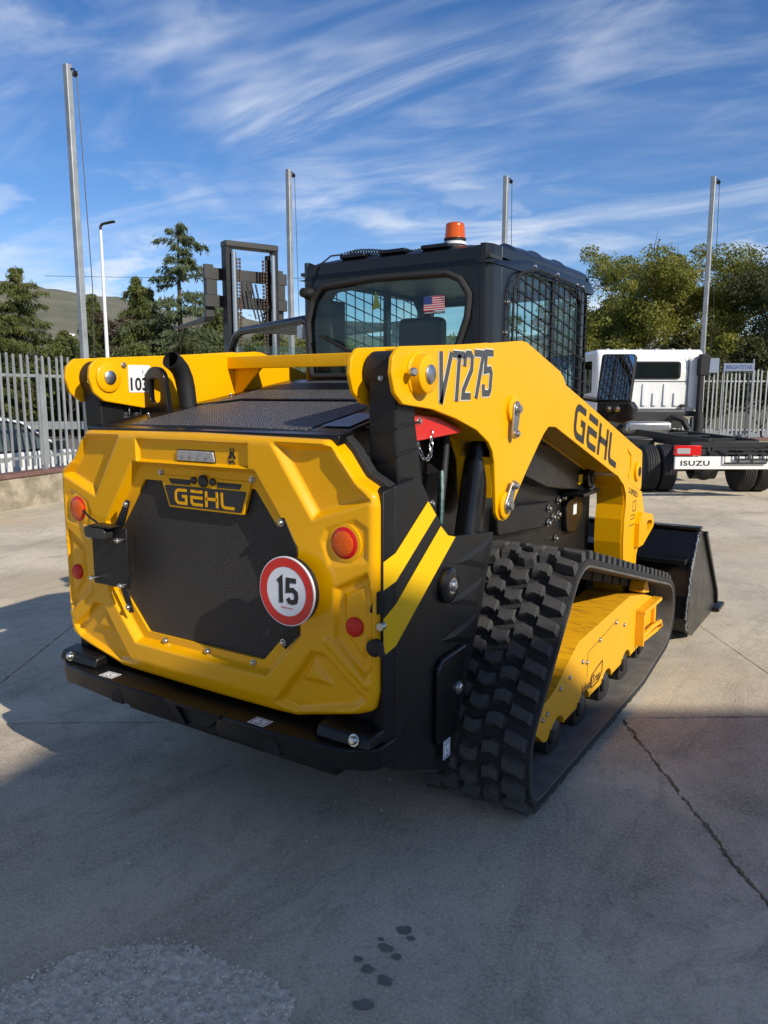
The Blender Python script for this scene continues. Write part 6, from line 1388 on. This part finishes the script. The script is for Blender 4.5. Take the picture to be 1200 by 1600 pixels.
# air intake stack
q = B(); q.prism(fillet([(.84, 1.86), (1.02, 1.86), (1.04, 2.20), (.97, 2.26), (.86, 2.26), (.84, 2.18)], .03), 1, 2.40, 2.56); ai = q.build('air_intake', 'black_plastic', TK, bevel=0.02, seg=3)
q = B(); q.prism(fillet([(.85, 1.08), (.95, 1.08), (.94, 1.88), (.86, 1.88)], .02), 1, 2.42, 2.54); q.build('intake_duct', 'black_plastic', ai, bevel=0.02)
q = B(); q.tube([(.90, 2.46, 1.18), (.90, 2.44, .95), (.88, 2.42, .78)], [.075, .085, .09], 16); q.build('intake_boot', 'tyre', ai)
q = B(); q.tube([(.20, 2.4, .95), (.35, 2.3, 1.10), (.52, 2.25, 1.05), (.62, 2.2, .85)], .06, 12); q.build('charge_hose', 'black_plastic', TK)
q = B(); q.box(-.95, .60, 2.50, 2.58, .88, 1.20); q.build('heat_shield', 'fkgrey', TK, bevel=0.01)
q = B(); q.box(-.55, .30, 2.15, 2.48, .80, 1.02); q.build('gearbox', 'zinc', TK, bevel=0.06, seg=3)
q = B(); q.box(.45, .85, .9, 2.0, .45, .80); q.build('fuel_tank', 'chassis', TK, bevel=0.04, seg=3)
q = B(); q.box(-.85, -.45, .9, 1.7, .45, .78); q.build('battery_box', 'chassis', TK, bevel=0.02)
for k in range(7):
    x = random.uniform(-.28, .28); q = B(); q.tube([(x, -.9, .80), (x+random.uniform(-.1, .1), .3, .84), (x+random.uniform(-.1, .1), 1.8, .82)], .014, 6); q.build('air_line', 'black_plastic', TK)

# ================================================================== FORKLIFT
FK = thing('forklift', 'grey forklift with raised carriage parked beyond the loader', 'forklift', (-2.88, 3.77, 0), YAW+.60)
# local +y forward, mast at y=+1.05
MY = 1.10
for s in (-1, 1):
    q = B(); q.box(s*.255, s*.30, MY-.05, MY+.07, .12, 3.05); q.box(s*.225, s*.255, MY-.05, MY-.02, .12, 3.03); q.build('mast_channel', 'black_satin', FK, bevel=0.004)
    q = B(); q.box(s*.195, s*.235, MY+.0, MY+.06, .15, 3.00); q.build('inner_channel', 'dark', FK)
    q = B(); q.cyl((s*.225, MY-.075, .3), (s*.225, MY-.075, 2.99), .026, 16); q.build('lift_ram', 'mirror' if False else 'chrome', FK)
    q = B(); q.cyl((s*.225, MY-.075, .2), (s*.225, MY-.075, 1.55), .036, 16); q.build('ram_barrel', 'fkgrey', FK)
    for k in range(2):
        q = B(); x = s*(.135+.035*k)
        n_ = 70
        for j in range(n_): q.box(x-.010, x+.010, MY-.03, MY-.012, .4+2.55*j/n_, .4+2.55*(j+.72)/n_)
        q.build('lift_chain', 'chain', FK, smooth=0)
q = B(); q.box(-.305, .305, MY-.06, MY+.08, 3.04, 3.105); q.build('mast_top_bar', 'fkgrey', FK, bevel=0.012)
q = B(); q.box(-.30, .30, MY-.03, MY+.03, 1.86, 1.94); q.build('mast_cross_bar', 'fkgrey', FK, bevel=0.008)
CZ = 2.44
q = B(); q.box(-.48, .48, MY+.10, MY+.15, CZ+.28, CZ+.40); q.box(-.48, .48, MY+.10, MY+.15, CZ, CZ+.12); q.box(-.46, -.34, MY+.105, MY+.145, CZ+.12, CZ+.28); q.box(.34, .46, MY+.105, MY+.145, CZ+.12, CZ+.28); q.box(-.06, .06, MY+.10, MY+.14, CZ+.12, CZ+.28); cg = q.build('carriage', 'fkgrey', FK, bevel=0.004)
for s in (-1, 1):
    q = B(); q.prism([(MY+.15, CZ+.44), (MY+.19, CZ+.44), (MY+.19, CZ-.06), (MY+.24, CZ-.10), (MY+1.20, CZ-.145), (MY+1.20, CZ-.155), (MY+.22, CZ-.15), (MY+.15, CZ-.10)], 0, s*.36, s*.46); q.build('fork', 'fkgrey', cg, bevel=0.004)
for k in range(3):
    q = B(); q.tube([(-.05+.05*k, MY, CZ+.25), (.02+.05*k, MY-.06, CZ-.12-.05*k), (.16, MY-.04, CZ-.02), (.24, MY, CZ+.10)], .010, 6); q.build('mast_hose', 'black_plastic', FK)
# overhead guard
for s in (-1, 1):
    q = B(); q.tube([(s*.47, .80, .9), (s*.47, .62, 1.75), (s*.47, .56, 1.98), (s*.47, .46, 2.09), (s*.47, .30, 2.13), (s*.47, -.95, 2.14), (s*.47, -1.05, 2.10), (s*.47, -1.10, 1.95), (s*.47, -1.12, .9)], .038, 10); q.build('guard_pillar', 'black', FK)
    q = B(); q.box(s*.44, s*.52, -.98, -.88, 1.98, 2.10); q.build('rear_lamp', 'clearlens', FK, bevel=0.01)
for k in range(8):
    y = -.95+.17*k; q = B(); q.box(-.45, .45, y-.02, y+.02, 2.11, 2.15); q.build('guard_slat', 'fkgrey', FK, bevel=0.004)
q = B(); q.prism(fillet([(-.42, 1.35), (.42, 1.35), (.42, 2.02), (-.42, 2.02)], .05), 1, .62, .626); q.build('windscreen', 'glass', FK)
q = B(); q.prism(fillet([(-1.35, .35), (.75, .35), (.75, .62), (.30, .70), (.20, 1.0), (-.25, 1.02), (-.30, 1.12), (-1.30, 1.12), (-1.42, .8)], .06), 0, -.52, .52); q.build('body', 'fkgrey', FK, bevel=0.03, seg=3)
q = B(); q.prism(fillet([(-.35, 1.12), (.15, 1.10), (.15, 1.22), (-.20, 1.24), (-.28, 1.62), (-.40, 1.60)], .04), 0, -.24, .24); q.build('driver_seat', 'black_plastic', FK, bevel=0.02)
for x, y, r_w in ((-.48, .72, .33), (.48, .72, .33), (-.44, -.95, .27), (.44, -.95, .27)):
    q = B(); q.lathe((x, y, r_w), (1, 0, 0), [(-.10, r_w*.5), (-.11, r_w*.9), (-.08, r_w), (.08, r_w), (.11, r_w*.9), (.10, r_w*.5)], 28); q.build('wheel', 'tyre', FK)

# ================================================================== WHITE CAR beyond the left fence
cdv = Vector((-.228, .9737))
CR = thing('parked_car', 'white car parked beyond the left fence, nose to the right', 'car', (-10.10, 4.55, -.36), math.atan2(cdv.y, cdv.x)-math.pi/2)
# local: +y forward, x right (towards the yard)
low = fillet([(-2.15, .30), (2.05, .28), (2.18, .45), (2.15, .72), (1.95, .86), (1.10, .98), (.95, 1.0), (-1.75, 1.02), (-2.15, .95), (-2.22, .6)], .07, 4)
q = B(); q.prism(low, 0, -.86, .86); body = q.build('body', 'truckwhite', CR, bevel=0.06, seg=4, smooth=50)
# cabin with tumblehome
ghp = [(1.00, .985), (.28, 1.46), (-.10, 1.53), (-1.20, 1.51), (-1.75, 1.36), (-2.00, 1.02)]
q = B(); n = len(ghp)
def gv(y, z, s): t = (z-.98)/.55; return (s*(.84-.17*t), y, z)
q.add([gv(y, z, 1) for y, z in ghp]+[gv(y, z, -1) for y, z in ghp], [tuple(range(n)), tuple(range(n, 2*n))[::-1]]+[(i, (i+1) % n, n+(i+1) % n, n+i) for i in range(n)]); q.build('cabin', 'truckwhite', body, bevel=0.03, seg=3)
M['carglass'] = mat('car_glass', (0.10, 0.125, 0.115), 0.06, coat=0.5, vscale=1.2, col2=(0.05, 0.06, 0.06))
def winq(name, pts, s, off, m):
    q = B(); q.add([(gv(y, z, s)[0]+s*off, y, z) for y, z in pts], [tuple(range(len(pts)))]); return q.build(name, m, body, smooth=0)
for s in (1, -1):
    winq('window_surround', [(.90, .995), (.22, 1.435), (-.10, 1.485), (-1.15, 1.47), (-1.62, 1.33), (-1.75, 1.02), (-1.75, .995)], s, .006, 'dark')
    winq('door_glass', [(.70, 1.03), (.18, 1.40), (-.08, 1.45), (-.42, 1.45), (-.42, 1.03)], s, .010, 'carglass')
    winq('rear_door_glass', [(-.50, 1.03), (-.50, 1.45), (-1.12, 1.43), (-1.50, 1.30), (-1.58, 1.03)], s, .010, 'carglass')
    q = B(); q.prism(fillet([(.62, 1.0), (.84, 1.0), (.84, 1.14), (.64, 1.14)], .03), 0, s*.90, s*1.04); q.build('wing_mirror', 'fkgrey', body, bevel=0.02)
    for y in (-1.35, 1.35): q = B(); q.lathe((s*.80, y, .32), (1, 0, 0), [(-.10, .18), (-.10, .30), (-.07, .32), (.07, .32), (.10, .30), (.10, .18)], 28); q.build('wheel', 'tyre', CR)
    for y in (-.46, .78): q = B(); q.tube([(s*.862, y, .40), (s*.862, y+.02, .97)], .004, 4); q.build('door_seam', 'fkgrey', body)
    q = B(); q.box(s*.862, s*.885, -.38, -.22, .88, .91); q.build('door_handle', 'truckwhite', body, bevel=0.006)
q = B(); q.add([(-.66, .93, 1.03), (.66, .93, 1.03), (.56, .32, 1.44), (-.56, .32, 1.44)], [(0, 1, 2, 3)]); o = q.build('windscreen', 'carglass', body, smooth=0); o.location = (0, .012, .008)
